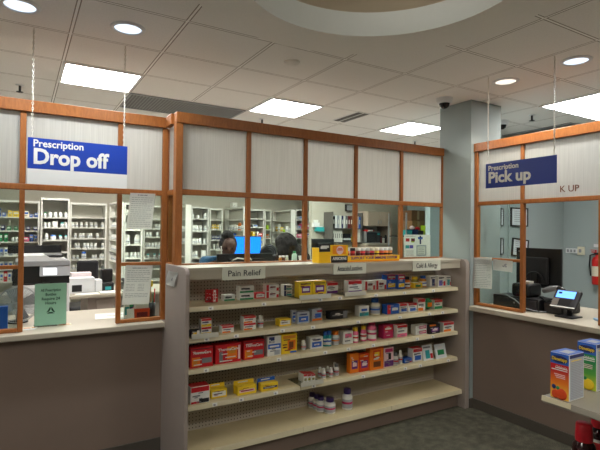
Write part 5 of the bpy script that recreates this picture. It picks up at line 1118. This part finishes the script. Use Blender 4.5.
def build_person2():
    X, Y = 2.78, 5.18; hx, hy, hz = 2.660, 4.86, 1.475
    hx, hy, hz = 2.735, 4.98, 1.475
    t, J, E = person('person with long loose dark hair and a black top, head bent away', X, Y, (hx, hy, hz), SHIRT2, None, {})
    rot = (.5, .25, -.5)
    body = skin_body('body', J, E, SKIN, .012, [((hx, hy, hz), (.078, .098, .115), rot), ((hx - .03, hy - .065, hz - .055), (.045, .045, .05), rot), ((hx - .05, hy - .105, hz - .035), (.014, .018, .022), rot)])
    obj('body', body, t); body.transform(parent_matrix(t).inverted())
    mb = MB(SKIN)
    for a, h_, s_ in (('wrl', 'hal', -1), ('wrr', 'har', 1)): fingers(mb, J[a][:3], J[h_][:3], s_)
    obj('fingers', mb, t, True)
    K = ['pelvis', 'waist', 'chest', 'neckb', 'shl', 'ell', 'shr', 'elr']
    JS = {k: J[k][:3] + ((tuple(x + .02 for x in J[k][3]) if isinstance(J[k][3], tuple) else J[k][3] + .02),) for k in K}; JS['neckb'] = J['chest'][:2] + (1.335, (.085, .075)); JS['pelvis'] = (X, Y + .10, .90, (.165, .125))
    sh = skin_body('black_top', JS, [e for e in E if e[0] in K and e[1] in K], SHIRT2, .014); obj('black_top', sh, t); sh.transform(parent_matrix(t).inverted())
    KT = ['pelvis', 'hipl', 'knl', 'anl', 'hipr', 'knr', 'anr']; JT = {k: J[k][:3] + ((tuple(x + .018 for x in J[k][3]) if isinstance(J[k][3], tuple) else J[k][3] + .018),) for k in KT}
    tr = skin_body('trousers', JT, [e for e in E if e[0] in KT and e[1] in KT], TROUS, .016); obj('trousers', tr, t); tr.transform(parent_matrix(t).inverted())
    for s in (-1, 1): obj('shoe', MB(SHOE).box(X + s * .10 - .048, X + s * .10 + .048, Y - .09, Y + .17, .001, .085, bev=.03, seg=3), t, True)
    # loose wavy hair falling over the face side and the far shoulder
    hx += .045; JH = {'a': (hx + .0, hy + .01, hz + .02, (.10, .11)), 'b': (hx + .035, hy - .02, hz - .06, (.112, .10)), 'c': (hx + .10, hy - .05, hz - .13, (.10, .08)), 'd': (hx + .155, hy - .07, hz - .20, (.07, .055)), 'e': (hx - .03, hy - .05, hz - .13, (.09, .085)), 'f': (hx - .035, hy - .06, hz - .21, (.06, .06))}
    hm = skin_body('hair', JH, [('a', 'b'), ('b', 'c'), ('c', 'd'), ('b', 'e'), ('e', 'f')], HAIR2, .009, [((hx - .02, hy - .03, hz + .02), (.125, .155, .125), (.3, 0, 0)), ((hx - .045, hy - .08, hz - .07), (.115, .095, .14), (0, 0, 0)), ((hx + .08, hy - .06, hz - .08), (.125, .10, .105), (0, .6, 0)), ((hx + .18, hy - .07, hz - .17), (.10, .08, .10), (0, .6, 0))])
    for v in hm.vertices:
        n_ = noise.noise(Vector((v.co.x * 34, v.co.y * 34, v.co.z * 12))); n2 = noise.noise(Vector((v.co.x * 80, v.co.y * 80, v.co.z * 30)))
        v.co += v.normal * (.010 * n_ + .006 * n2)
    obj('hair', hm, t); hm.transform(parent_matrix(t).inverted())
build_person1(); build_person2()

# ------------------------------------------------------------------ centre: far wall with binders, cabinets, microwave
t = thing('wall_shelf', 'dark framed wall shelf of binders beyond the black monitor', 'wall shelf', (5.35, 7.3, 1.4))
WS = M('shelf_dark', (90, 86, 82), .6)
for z in (1.44, 1.70): obj('shelf', MB(WS).box(4.972, 5.64, 7.15, 7.448, z - .018, z), t, True)
for x in (4.958, 5.641): obj('side_panel', MB(WS).box(x, x + .013, 7.15, 7.448, 1.40, 2.0), t, True)
bd = [(4.985, .05, .22, 'black'), (5.04, .045, .235, 'pale'), (5.09, .045, .235, 'silver'), (5.14, .045, .235, 'white'), (5.19, .035, .235, 'navy'), (5.23, .045, .23, 'white'), (5.28, .05, .235, 'grey'), (5.335, .05, .23, 'maroon'), (5.39, .05, .235, 'brown'), (5.445, .05, .235, 'maroon'), (5.50, .04, .22, 'pale'), (5.545, .04, .23, 'white'), (5.59, .04, .22, 'blue')]
cnames = {'pale': 'pale grey', 'maroon': 'dark red', 'silver': 'silver'}
for i, (x, w, h, cc) in enumerate(bd):
    o = tag(obj('binder', MB(MAT[cc]).box(x, x + w - .004, 7.18, 7.42, 1.7005, 1.7005 + h, bev=.003).box(x + w * .2, x + w * .65, 7.1785, 7.1799, 1.78, 1.86, MAT['white'])), '%s %s binder from the dark end of the upper wall shelf' % (ordn[i], cnames.get(cc, cc)), 'binder', 'binders on the upper wall shelf')
for i in range(9):
    x = 4.985 + i * .045
    if i < 5: tag(obj('binder', MB(MAT['white']).box(x, x + .041, 7.18, 7.42, 1.4405, 1.4405 + .215, bev=.003).box(x + .01, x + .028, 7.1785, 7.1799, 1.52, 1.60, MAT['grey'])), '%s white binder in the row on the lower wall shelf' % ordn[i], 'binder', 'white binders on the lower wall shelf')
tag(obj('paper_tray', MB(CHAR).box(5.23, 5.42, 7.19, 7.40, 1.4405, 1.48).box(5.24, 5.41, 7.188, 7.38, 1.4805, 1.51, MAT['pale']).box(5.23, 5.42, 7.19, 7.40, 1.5105, 1.53).box(5.25, 5.40, 7.188, 7.37, 1.5305, 1.60, MAT['black'])), 'black and white paper tray on the lower wall shelf', 'tray')
tag(obj('paper_tray', MB(MAT['yellow']).box(5.435, 5.53, 7.19, 7.38, 1.4405, 1.54).box(5.45, 5.51, 7.1885, 7.1899, 1.46, 1.50, MAT['white'])), 'yellow box beside the paper tray on the lower wall shelf', 'box')
tag(obj('binder', MB(MAT['white']).box(5.54, 5.63, 7.18, 7.42, 1.4405, 1.68, bev=.004)), 'wide white binder at the microwave end of the lower wall shelf', 'binder')
t = thing('picture_frame', 'small dark frame on the beige wall above the binders', 'picture', (5.56, 7.44, 2.05)); obj('frame', MB(BLACKP).box(5.45, 5.66, 7.42, 7.4485, 2.03, 2.17), t, True); obj('print', MB(GREYP).box(5.48, 5.63, 7.4185, 7.4199, 2.05, 2.15), t, True)
t = thing('wall_cabinet', 'beige two door wall cabinet above the microwave', 'cabinet', (5.95, 7.2, 1.76)); CAB = M('cabinet_laminate', (182, 164, 148), .5, var=.04)
obj('carcass', MB(CAB).box(5.68, 6.25, 7.04, 7.448, 1.75, 2.03), t, True)
for i, (a, b) in enumerate(((5.685, 5.962), (5.968, 6.245))):
    dr = obj('door', MB(CAB).box(a, b, 7.022, 7.0395, 1.755, 2.025, bev=.003), t, True); hx = b - .03 if i == 0 else a + .03; obj('handle', MB(STEEL).box(hx - .005, hx + .005, 7.006, 7.0215, 1.79, 1.86, bev=.002), dr, True)
t = thing('cabinet_panel', 'tall beige side panel beside the microwave counter', 'panel', (6.28, 7.2, 0)); obj('panel', MB(CAB).box(6.255, 6.30, 7.04, 7.448, .002, 1.80), t, True)
t = thing('base_cabinet', 'beige counter cabinet under the microwave', 'cabinet', (5.9, 7.2, 0)); obj('carcass', MB(CAB).box(5.66, 6.25, 7.02, 7.447, .002, 1.39), t, True); obj('worktop', MB(COUNTER).box(5.66, 6.252, 6.98, 7.447, 1.3905, 1.42), t, True)
for a, b in ((5.665, 5.953), (5.957, 6.245)): obj('door', MB(CAB).box(a, b, 7.003, 7.0195, .12, 1.36, bev=.003), t, True)
t = thing('microwave_oven', 'silver microwave oven with black door under the wall cabinet', 'microwave', (5.83, 7.2, 1.42)); obj('body', MB(STEEL).box(5.67, 6.02, 7.06, 7.40, 1.4205, 1.645, bev=.006), t, True)
obj('door', MB(BLACKP).box(5.685, 5.915, 7.045, 7.0595, 1.435, 1.63, bev=.004), t, True); obj('window', MB(CHAR).box(5.71, 5.88, 7.0435, 7.0448, 1.465, 1.60), t, True); obj('control_panel', MB(CHAR).box(5.925, 6.01, 7.045, 7.0595, 1.435, 1.63).box(5.935, 6.0, 7.0435, 7.0449, 1.58, 1.61, MAT['teal']), t, True)
for i, (x, cc, h) in enumerate(((6.07, 'maroon', .14), (6.13, 'white', .12), (6.19, 'dark', .16))):
    o = thing('kitchen_canister', '%s canister on the counter beside the microwave' % {'maroon': 'dark red', 'white': 'white', 'dark': 'black'}[cc], 'canister', (x, 7.1, 1.4205)); mb = MB(MAT[cc]); mb.lathe([(0, 0), (.026, 0), (.026, h * .8), (.018, h * .85)], seg=14); obj('body', mb, o); mb = MB(BLACKP); mb.lathe([(.02, h * .85), (.02, h), (0, h)], seg=14); obj('lid', mb, o)
tag(obj('food_box', MB(MAT['red']).box(5.72, 5.90, 7.1, 7.3, 1.6455, 1.68).box(5.75, 5.87, 7.0985, 7.0999, 1.65, 1.675, MAT['white'])), 'flat red box lying on the microwave', 'box')
# wall pocket and teal box by U11
t = thing('wall_pocket', 'white wall pocket of papers beside the pink box bay', 'wall pocket', (4.76, 7.4, 1.7)); obj('pocket', MB(WHITEP).box(4.70, 4.83, 7.39, 7.449, 1.72, 1.80), t, True); obj('papers', MB(PAPER).box(4.71, 4.81, 7.41, 7.44, 1.801, 1.85), t, True)
t = thing('wall_pocket', 'teal wall pocket above the black monitor', 'wall pocket', (4.83, 7.4, 1.63)); obj('pocket', MB(MAT['teal']).box(4.752, 4.915, 7.36, 7.449, 1.635, 1.718), t, True); obj('papers', MB(PAPER).box(4.77, 4.90, 7.40, 7.44, 1.7185, 1.735), t, True)
# alcove with boxes
t = thing('storage_rack', 'dark storage rack of boxes in the alcove beyond the poster', 'rack', (6.5, 6.7, 0))
for z in (1.55, 1.10): obj('shelf', MB(CHAR).box(6.14, 7.05, 6.45, 6.95, z, z + .02), t, True)
for x in (6.118, 7.052):
    for y in (6.45, 6.928): obj('upright', MB(GREYP).box(x, x + .02, y, y + .022, .002, 2.0), t, True)
for i, (x0, x1, z0, z1, cc, lab) in enumerate(((6.47, 6.80, 1.571, 1.86, CARD, 'lower large brown cardboard box on the storage rack'), (6.45, 6.80, 1.862, 2.06, M('dark_cardboard', (120, 84, 54), .8), 'upper brown cardboard box stacked on the storage rack'))):
    mb = MB(cc); mb.box(x0, x1, 6.66, 6.94, z0, z1, bev=.004); mb.box((x0 + x1) / 2 - .03, (x0 + x1) / 2 + .03, 6.6585, 6.6599, z0 + .02, z1 - .01, M('packing_tape', (176, 146, 108), .4)); tag(obj('cardboard_box', mb), lab, 'box')
for i, (x0, x1, cc, lab) in enumerate(((6.145, 6.29, 'teal', 'teal plastic bin at the end of the storage rack'), (6.30, 6.44, 'navy', 'navy plastic bin beside the teal bin'), (6.45, 6.57, 'dark', 'black plastic bin before the cardboard boxes'), (6.66, 6.74, 'lime', 'lime green bag at the end of the storage rack'))):
    h = (.11, .12, .10, .2)[i]; mb = MB(MAT[cc]); mb.prism([(x0 + .01, 1.571), (x1 - .01, 1.571), (x1, 1.571 + h), (x0, 1.571 + h)], 'y', 6.47, 6.63); tag(obj('storage_bin', mb), lab, 'bin')
for i, (x, cc) in enumerate(((6.36, 'pinkw'), (6.50, 'red'))):
    tag(obj('stock_pack', ellip(MAT[cc], (x, 6.55, 1.571 + (.12, .10)[i] + .036), (.05, .05, .035), bump=.1, freq=3, sub=2)), ('pale pink bundle in the navy bin', 'red bundle in the black bin')[i], 'bundle')

# ------------------------------------------------------------------ pick up counter
t = thing('computer_monitor', 'large black monitor seen from behind on the pick up counter', 'monitor', (4.25, 2.7, .963))
mx = Matrix.Translation((4.26, 2.70, 1.30)) @ Matrix.Rotation(-PI / 2, 4, 'Z')   # local -y faces -x, local x runs along -y
def lb(mat, *q, bev=.006):
    b = MB(mat).box(*q, bev=bev); b.bm.transform(mx); return b
obj('panel', lb(BLACKP, -.225, .225, -.015, .015, -.17, .205), t, True); obj('rear_shell', lb(CHAR, -.16, .12, -.05, -.0155, -.13, .12, bev=.02), t, True); obj('brand_strip', lb(GREYP, -.20, -.13, -.0165, -.0155, .165, .175, bev=0), t, True)
obj('stand', lb(BLACKP, -.035, .035, -.075, -.051, -.325, -.02), t, True); obj('foot', lb(BLACKP, -.12, .12, -.14, .06, -.336, -.326), t, True)
mb = MB(CHAR); mb.tube([(4.19, 2.70 + .09 * math.cos(a), 1.19 + .09 * math.sin(a)) for a in [PI * k / 10 for k in range(11)]], .009, 8); obj('cable_loop', mb, t, True)
t = thing('receipt_printer', 'black receipt printer behind the pick up pane', 'printer', (4.0, 2.66, .963)); obj('body', MB(BLACKP).box(3.90, 4.10, 2.56, 2.74, 1.072, 1.19, bev=.025, seg=3), t, True); obj('paper_slot', MB(PAPER).box(3.97, 4.03, 2.60, 2.66, 1.1905, 1.21), t, True)
t = thing('cash_drawer', 'black cash drawer under the receipt printer', 'cash drawer', (4.05, 2.6, .963)); obj('case', MB(BLACKP).box(3.86, 4.10, 2.44, 2.90, .963, 1.071, bev=.008), t, True)
dr = obj('drawer_front', MB(CHAR).box(3.850, 3.8595, 2.46, 2.88, .975, 1.058, bev=.003), t, True); obj('lock', MB(STEEL).cyl((0, 0, 0), .008, .004, 12, mat=Matrix.Translation((3.8495, 2.67, 1.02)) @ Matrix.Rotation(-PI / 2, 4, 'Y')), dr, True)
tag(obj('power_cable', MB(GREYP).tube([(3.86, 2.86, 1.074), (3.88, 2.78, 1.078), (3.84, 2.66, 1.05), (3.83, 2.56, .99), (3.85, 2.47, .972), (3.90, 2.40, .97)], .006, 8)), 'grey cable draped over the black cash drawer', 'cable')
t = thing('barcode_scanner', 'grey handheld scanner with black grip lying over the black equipment', 'scanner', (4.0, 2.38, 1.1)); obj('nose', MB(GREYP).tube([(3.98, 2.475, 1.14), (3.98, 2.41, 1.165), (3.98, 2.34, 1.178)], [.022, .026, .022], 12), t, True); obj('grip', MB(BLACKP).tube([(3.98, 2.345, 1.178), (3.98, 2.30, 1.165), (3.985, 2.245, 1.09)], [.024, .022, .016], 12), t, True)
mb = MB(BLACKP); mb.tube([(3.985, 2.24, 1.085), (3.95, 2.30, 1.06), (3.92, 2.42, 1.065), (3.95, 2.50, 1.09), (4.05, 2.52, 1.08)], .006, 8); obj('cord', mb, t, True)
t = thing('scanner_cradle', 'low black equipment box beside the cash drawer', 'equipment box', (4.02, 2.36, .963)); obj('case', MB(BLACKP).box(3.90, 4.18, 2.26, 2.43, .963, 1.055, bev=.015), t, True); obj('top_plate', MB(CHAR).box(3.92, 4.15, 2.28, 2.41, 1.0555, 1.064), t, True)
t = thing('card_terminal', 'card payment terminal with glowing blue screen on a stand', 'card terminal', (3.90, 2.20, .963))
tm_ = Matrix.Translation((3.86, 2.205, 1.105)) @ Matrix.Rotation(-PI / 2, 4, 'Z') @ Matrix.Rotation(-.62, 4, 'X')
def lt(mat, *q, bev=.004):
    b = MB(mat).box(*q, bev=bev); b.bm.transform(tm_); return b
obj('housing', lt(CHAR, -.105, .105, -.018, .018, -.085, .085, bev=.012), t, True); obj('screen', lt(SCREENL, -.082, .070, -.0205, -.0185, .005, .070, bev=0), t, True); obj('keypad', lt(BLACKP, -.04, .055, -.0205, -.0185, -.062, -.008, bev=0), t, True)
obj('side_plate', lt(M('taupe_plastic', (120, 112, 104), .5), -.098, -.045, -.0205, -.0185, -.07, -.004, bev=0), t, True); obj('front_edge', lt(PAPER, -.10, .10, -.0215, -.0185, -.083, -.074, bev=0), t, True); obj('screen_mark', lt(MAT['navy'], -.068, -.040, -.0212, -.0206, .04, .058, bev=0), t, True)
obj('arm', MB(BLACKP).tube([(3.90, 2.20, .975), (3.90, 2.20, 1.04), (3.888, 2.202, 1.088)], .022, 10), t, True); obj('foot', MB(BLACKP).box(3.80, 3.95, 2.12, 2.27, .963, .975, bev=.004), t, True)
t = thing('pen', 'pale blue pen lying on the pick up counter', 'pen', (3.9, 1.95, .97)); obj('barrel', MB(M('pale_blue_plastic', (150, 190, 224), .4)).tube([(3.93, 2.02, .974), (3.88, 1.935, .974)], .011, 8), t, True); obj('tip', MB(BLACKP).tube([(3.8795, 1.934, .974), (3.872, 1.922, .972)], .008, 8), t, True)
# walls behind the pick up counter
def wall_frame(label, mat4, w, h, lines=6):
    t = thing('picture_frame', label, 'picture', mat4.translation)
    def b(mat, *q):
        m_ = MB(mat).box(*q); m_.bm.transform(mat4); return m_
    e = .018
    fr = MB(BLACKP)
    for q in ((-w / 2, w / 2, -.02, 0, h / 2 - e, h / 2), (-w / 2, w / 2, -.02, 0, -h / 2, -h / 2 + e), (-w / 2, -w / 2 + e, -.02, 0, -h / 2 + e, h / 2 - e), (w / 2 - e, w / 2, -.02, 0, -h / 2 + e, h / 2 - e)): fr.box(*q)
    fr.bm.transform(mat4); obj('frame', fr, t, True)
    ce = MB(M('certificate_paper', (214, 218, 226), .6, var=.02)).box(-w / 2 + e, w / 2 - e, -.010, -.004, -h / 2 + e, h / 2 - e)
    for k in range(lines): ce.box(-w * .3, w * (.3 - .08 * (k % 2)), -.0106, -.0098, h * .3 - k * h * .11, h * .3 - k * h * .11 + h * .03, INK)
    ce.bm.transform(mat4); obj('certificate', ce, t, True)
R_ = Matrix.Rotation
wall_frame('upper black framed certificate on the teal wall behind the pick up counter', Matrix.Translation((6.00, 4.098, 1.868)), .38, .262)
wall_frame('lower tilted black framed certificate just above the monitor', Matrix.Translation((6.02, 4.098, 1.44)) @ R_(.10, 4, 'Y'), .36, .25)
ang = math.atan2(.88, 1.69); dmat = lambda s, z: Matrix.Translation((4.10 + 1.69 * s, 3.24 + .88 * s, z)) @ R_(ang, 4, 'Z') @ Matrix.Translation((0, -.002, 0))
wall_frame('upper narrow edge-on frame on the angled teal wall', dmat(.69, 1.845), .20, .23, 3)
wall_frame('lower narrow edge-on frame on the angled teal wall', dmat(.69, 1.475), .20, .22, 3)
t = thing('wall_switch', 'white switch plate on the teal wall beside the fire extinguisher', 'switch', (7.09, 3.95, 1.37)); obj('plate', MB(WHITEP).box(7.075, 7.099, 3.88, 4.055, 1.355, 1.425, bev=.003), t, True)
for y in (3.905, 3.955, 4.005): obj('rocker', MB(GREYP).box(7.069, 7.0748, y, y + .028, 1.37, 1.41, bev=.002), t, True)
t = thing('outlet_box', 'cream outlet box beside the white switch plate', 'outlet', (7.09, 3.82, 1.36)); obj('box', MB(MAT['cream']).box(7.05, 7.099, 3.785, 3.868, 1.335, 1.455, bev=.004), t, True); obj('socket', MB(GREYP).box(7.0455, 7.0498, 3.81, 3.845, 1.37, 1.42), t, True)
t = thing('fire_extinguisher', 'red fire extinguisher hanging on the teal wall beside the pick up frame', 'fire extinguisher', (6.99, 3.55, .92))
mb = MB(EXTRED); mb.lathe([(0, 0), (.062, 0), (.066, .015), (.066, .34), (.052, .38), (.022, .40), (.022, .42)], (7.02, 3.575, .93), 24); obj('cylinder', mb, t, True)
obj('valve', MB(BLACKP).box(6.995, 7.045, 3.545, 3.605, 1.351, 1.38, bev=.004), t, True); obj('lever', MB(EXTRED).box(7.01, 7.03, 3.585, 3.65, 1.3805, 1.395).box(7.01, 7.03, 3.60, 3.66, 1.41, 1.42).box(7.012, 7.028, 3.585, 3.60, 1.3955, 1.42), t, True)
mb = MB(BLACKP); mb.tube([(7.02, 3.606, 1.362), (7.0, 3.66, 1.34), (7.0, 3.668, 1.2), (7.01, 3.655, 1.05)], .011, 8); obj('hose', mb, t, True)
lbx = MB(MAT['cream']); lbx.lathe([(.0667, .12), (.0667, .26)], (7.02, 3.575, .93), 24); obj('label_band', lbx, t, True)
tag(obj('wall_plate', MB(WHITEP).box(7.09, 7.099, 3.60, 3.66, 1.455, 1.50, bev=.003)), 'small white plate on the wall above the fire extinguisher', 'plate')

# ------------------------------------------------------------------ near shelf with children's medicine
ZS = 1.145
t = thing('shelving_unit', 'metal shelf unit at the aisle side carrying the medicine cartons for children', 'shelving unit', (1.7, .2, 0))
GSH = M('grey_shelf_enamel', (148, 142, 130), .4, var=.04)
for z, xf in ((ZS, 1.400), (.90, 1.385)):
    sh = obj('shelf', MB(GSH).box(xf + .008, 1.868, -1.2, .875, z - .022, z), t, True)
    mb = MB(GSH); mb.prism([(xf - .001, z - .016), (xf + .007, z - .016), (xf + .009, z + .001), (xf + .002, z + .001)], 'y', -1.19, .874); obj('price_channel', mb, sh, True)
    mb = MB(LIP); mb.prism([(xf - .003, z - .012), (xf - .0012, z - .012), (xf + .0015, z + .003), (xf - .001, z + .003)], 'y', .785, .874); obj('lit_channel_end', mb, sh, True)  # cream strip paints the lit end of the price channel
    mb = MB(ACRYL); mb.prism([(xf - .009, z - .027), (xf - .0075, z - .027), (xf - .001, z + .010), (xf - .0025, z + .010)], 'y', -.8, .60); obj('clear_strip', mb, sh, True)
obj('center_panel', MB(PEG).box(1.87, 1.90, -1.2, .875, .171, 1.30), t, True); obj('base_deck', MB(GSH).box(1.30, 1.868, -1.2, .875, .14, .17), t, True); obj('kick_plate', MB(TAUPE).box(1.34, 1.868, -1.19, .865, .002, .139), t, True)
def grad_print(top, low, h):
    """printed artwork that blends between two inks over the height of the carton"""
    m, n, l, b = new_mat('carton_art_' + top); tc = n.new('ShaderNodeTexCoord'); sp = n.new('ShaderNodeSeparateXYZ'); mr = n.new('ShaderNodeMapRange')
    mr.inputs[1].default_value = h * .12; mr.inputs[2].default_value = h * .62; cr = n.new('ShaderNodeValToRGB')
    cr.color_ramp.elements[0].color = rgb((246, 190, 70) if low == 'orange' else (196, 214, 60)); cr.color_ramp.elements[1].color = rgb(PAL[top])
    e = cr.color_ramp.elements.new(.45); e.color = rgb(PAL[low] if low == 'orange' else (90, 170, 66))
    l.new(tc.outputs['Object'], sp.inputs[0]); l.new(sp.outputs[2], mr.inputs[0]); l.new(mr.outputs[0], cr.inputs[0]); l.new(cr.outputs[0], b.inputs['Base Color']); b.inputs['Roughness'].default_value = .4
    return m
def kids_box(label, x, y, w, dp, h, front, low, flavor):
    """carton facing the aisle (its printed face looks along -x)"""
    t = thing('carton', label, 'box', (x, y, ZS + .001))
    fm = MAT[front]
    mb = MB(MAT['white']); mb.box(0, dp, -w, 0, 0, h, MAT['white'], bev=.0012, seg=1)
    obj('box_body', mb, t)
    f = MB(grad_print(front, low, h)); f.box(-.0008, .0004, -w + .001, -.001, .001, h * .76); f.box(-.0010, .0004, -w + .001, -.001, h * .76, h - .001, MAT['blue'])
    f.lathe([(0, 0), (w * .46, 0), (w * .46, .0006), (0, .0006)], (0, 0, 0), 24, MAT['navy'], False, Matrix.Translation((-.0012, -w / 2, h * .87)) @ Matrix.Rotation(-PI / 2, 4, 'Y') @ Matrix.Diagonal((.42, 1, 1, 1)))
    f.box(-.0014, 0, -w * .92, -w * .28, h * .665, h * .685, MAT['white']); f.box(-.0014, 0, -w * .92, -w * .08, h * .625, h * .645, MAT['white'])
    for k in range(3): f.box(-.0014, 0, -w * .80, -w * (.22 + .05 * k), h * (.53 - .035 * k), h * (.545 - .035 * k), MAT['pinkw'])
    for c_, r_ in (((-w * .60, h * .12), .30), ((-w * .30, h * .10), .22)):
        f.lathe([(0, 0), (w * r_, 0), (w * r_ * .8, .0012), (0, .002)], (0, 0, 0), 18, MAT[flavor], True, Matrix.Translation((-.0014, c_[0], c_[1])) @ Matrix.Rotation(-PI / 2, 4, 'Y'))
    f.lathe([(0, 0), (w * .12, 0), (w * .09, .0012), (0, .002)], (0, 0, 0), 14, MAT['navy'], True, Matrix.Translation((-.0014, -w * .2, h * .25)) @ Matrix.Rotation(-PI / 2, 4, 'Y')); f.lathe([(0, 0), (w * .10, 0), (w * .08, .0012), (0, .002)], (0, 0, 0), 14, MAT['green'], True, Matrix.Translation((-.0014, -w * .42, h * .24)) @ Matrix.Rotation(-PI / 2, 4, 'Y'))
    fp = obj('front_print', f, t)
    me = text_mesh('Dimetapp', .014, .0002, bold=.0003, width=w * .80); me.materials.clear(); me.materials.append(MAT['yellow']); me.transform(Matrix.Translation((-.0024, -w / 2, h * .87)) @ FACE_X); obj('lettering', me, fp)
    g_ = MB(MAT['cream']); g_.box(.004, dp - .004, -w - .0007, -w + .0003, .004, h - .004, MAT['silver'])
    g_.box(.002, dp - .002, -w - .0009, -w + .0003, h * .92, h - .001, MAT['navy']); g_.box(.010, dp - .016, -w - .0011, -w, h * .855, h * .875, MAT['yellow'])
    for k in range(22): g_.box(.008, dp - .008 - (.014 if k % 5 == 4 else 0), -w - .0011, -w, h * (.82 - .036 * k), h * (.832 - .036 * k), INK)
    obj('facts_panel', g_, t)
    tp = MB(MAT['blue']); tp.box(.001, dp - .001, -w + .001, -.001, h - .0004, h + .0008); tp.box(dp * .2, dp * .7, -w * .8, -w * .3, h + .0008, h + .0012, MAT['silver']); obj('top_print', tp, t)
    tx = text_mesh("Children's", .010, .0002, width=w * .6); tx.materials.clear(); tx.materials.append(MAT['white']); tx.transform(Matrix.Translation((-.0018, -w * .6, h * .70)) @ FACE_X); obj('lettering', tx, fp)
kids_box('orange and red cold medicine carton at the end of the near shelf', 1.4175, .858, .058, .080, .139, 'red', 'orange', 'redorange')
kids_box('green cold medicine carton behind the orange carton', 1.585, .868, .060, .080, .150, 'green', 'lime', 'yellow')
def syrup(label, x, y, s=1.):
    t = thing('syrup_bottle', label, 'bottle', (x, y, .901))
    mb = MB(DARKRED); mb.lathe([(0, 0), (.030 * s, 0), (.033 * s, .004), (.033 * s, .095), (.030 * s, .108), (.020 * s, .122), (.018 * s, .128)], seg=24); obj('body', mb, t)
    mb = MB(SEAL); mb.lathe([(.024 * s, .118), (.0245 * s, .13), (.0225 * s, .168), (.021 * s, .171), (0, .171)], seg=24); obj('sealed_cap', mb, t)
    mb = MB(PAPER); mb.lathe([(.0334 * s, .012), (.0334 * s, .085)], seg=24); mb.lathe([(.0337 * s, .05), (.0337 * s, .075)], seg=24, m=MAT['red']); obj('label_band', mb, t)
syrup('dark red syrup bottle with red sealed cap under the orange carton', 1.490, .795)
syrup('dark red syrup bottle with red sealed cap deeper on the lower shelf', 1.640, .826)

# floor plate by the drop off wall
t = thing('floor_outlet', 'small metal floor outlet plate at the foot of the drop off wall', 'floor outlet', (.90, 3.52, 0)); obj('plate', MB(STEEL).box(.86, .94, 3.46, 3.54, .0005, .006, bev=.002), t, True); obj('cover', MB(CHAR).box(.875, .925, 3.48, 3.52, .0062, .008), t, True)

# ------------------------------------------------------------------ camera, world, view
cam = bpy.data.cameras.new('camera'); co = bpy.data.objects.new('camera', cam); COL.objects.link(co); SC.camera = co
cam.sensor_width = 36; cam.lens = 471.52 / 600 * 36; cam.clip_start = .02
yaw, pitch, roll = math.radians(30.78), math.radians(.6616), math.radians(.6063)
fw = Vector((math.sin(yaw) * math.cos(pitch), math.cos(yaw) * math.cos(pitch), math.sin(pitch))); rt = Vector((math.cos(yaw), -math.sin(yaw), 0)); up = rt.cross(fw)
r2 = rt * math.cos(roll) + up * math.sin(roll); u2 = up * math.cos(roll) - rt * math.sin(roll)
mm = Matrix((r2, u2, -fw)).transposed().to_4x4(); mm.translation = (0, 0, 1.65); co.matrix_world = mm
w = bpy.data.worlds.new('world'); SC.world = w; w.use_nodes = True
w.node_tree.nodes['Background'].inputs[0].default_value = (.8, .8, .78, 1); w.node_tree.nodes['Background'].inputs[1].default_value = .05
SC.view_settings.view_transform = 'Standard'; SC.view_settings.look = 'None'; SC.view_settings.gamma = 1; SC.view_settings.exposure = 1.62
SC.view_settings.use_curve_mapping = False
SC.cycles.max_bounces = 8; SC.cycles.transparent_max_bounces = 16
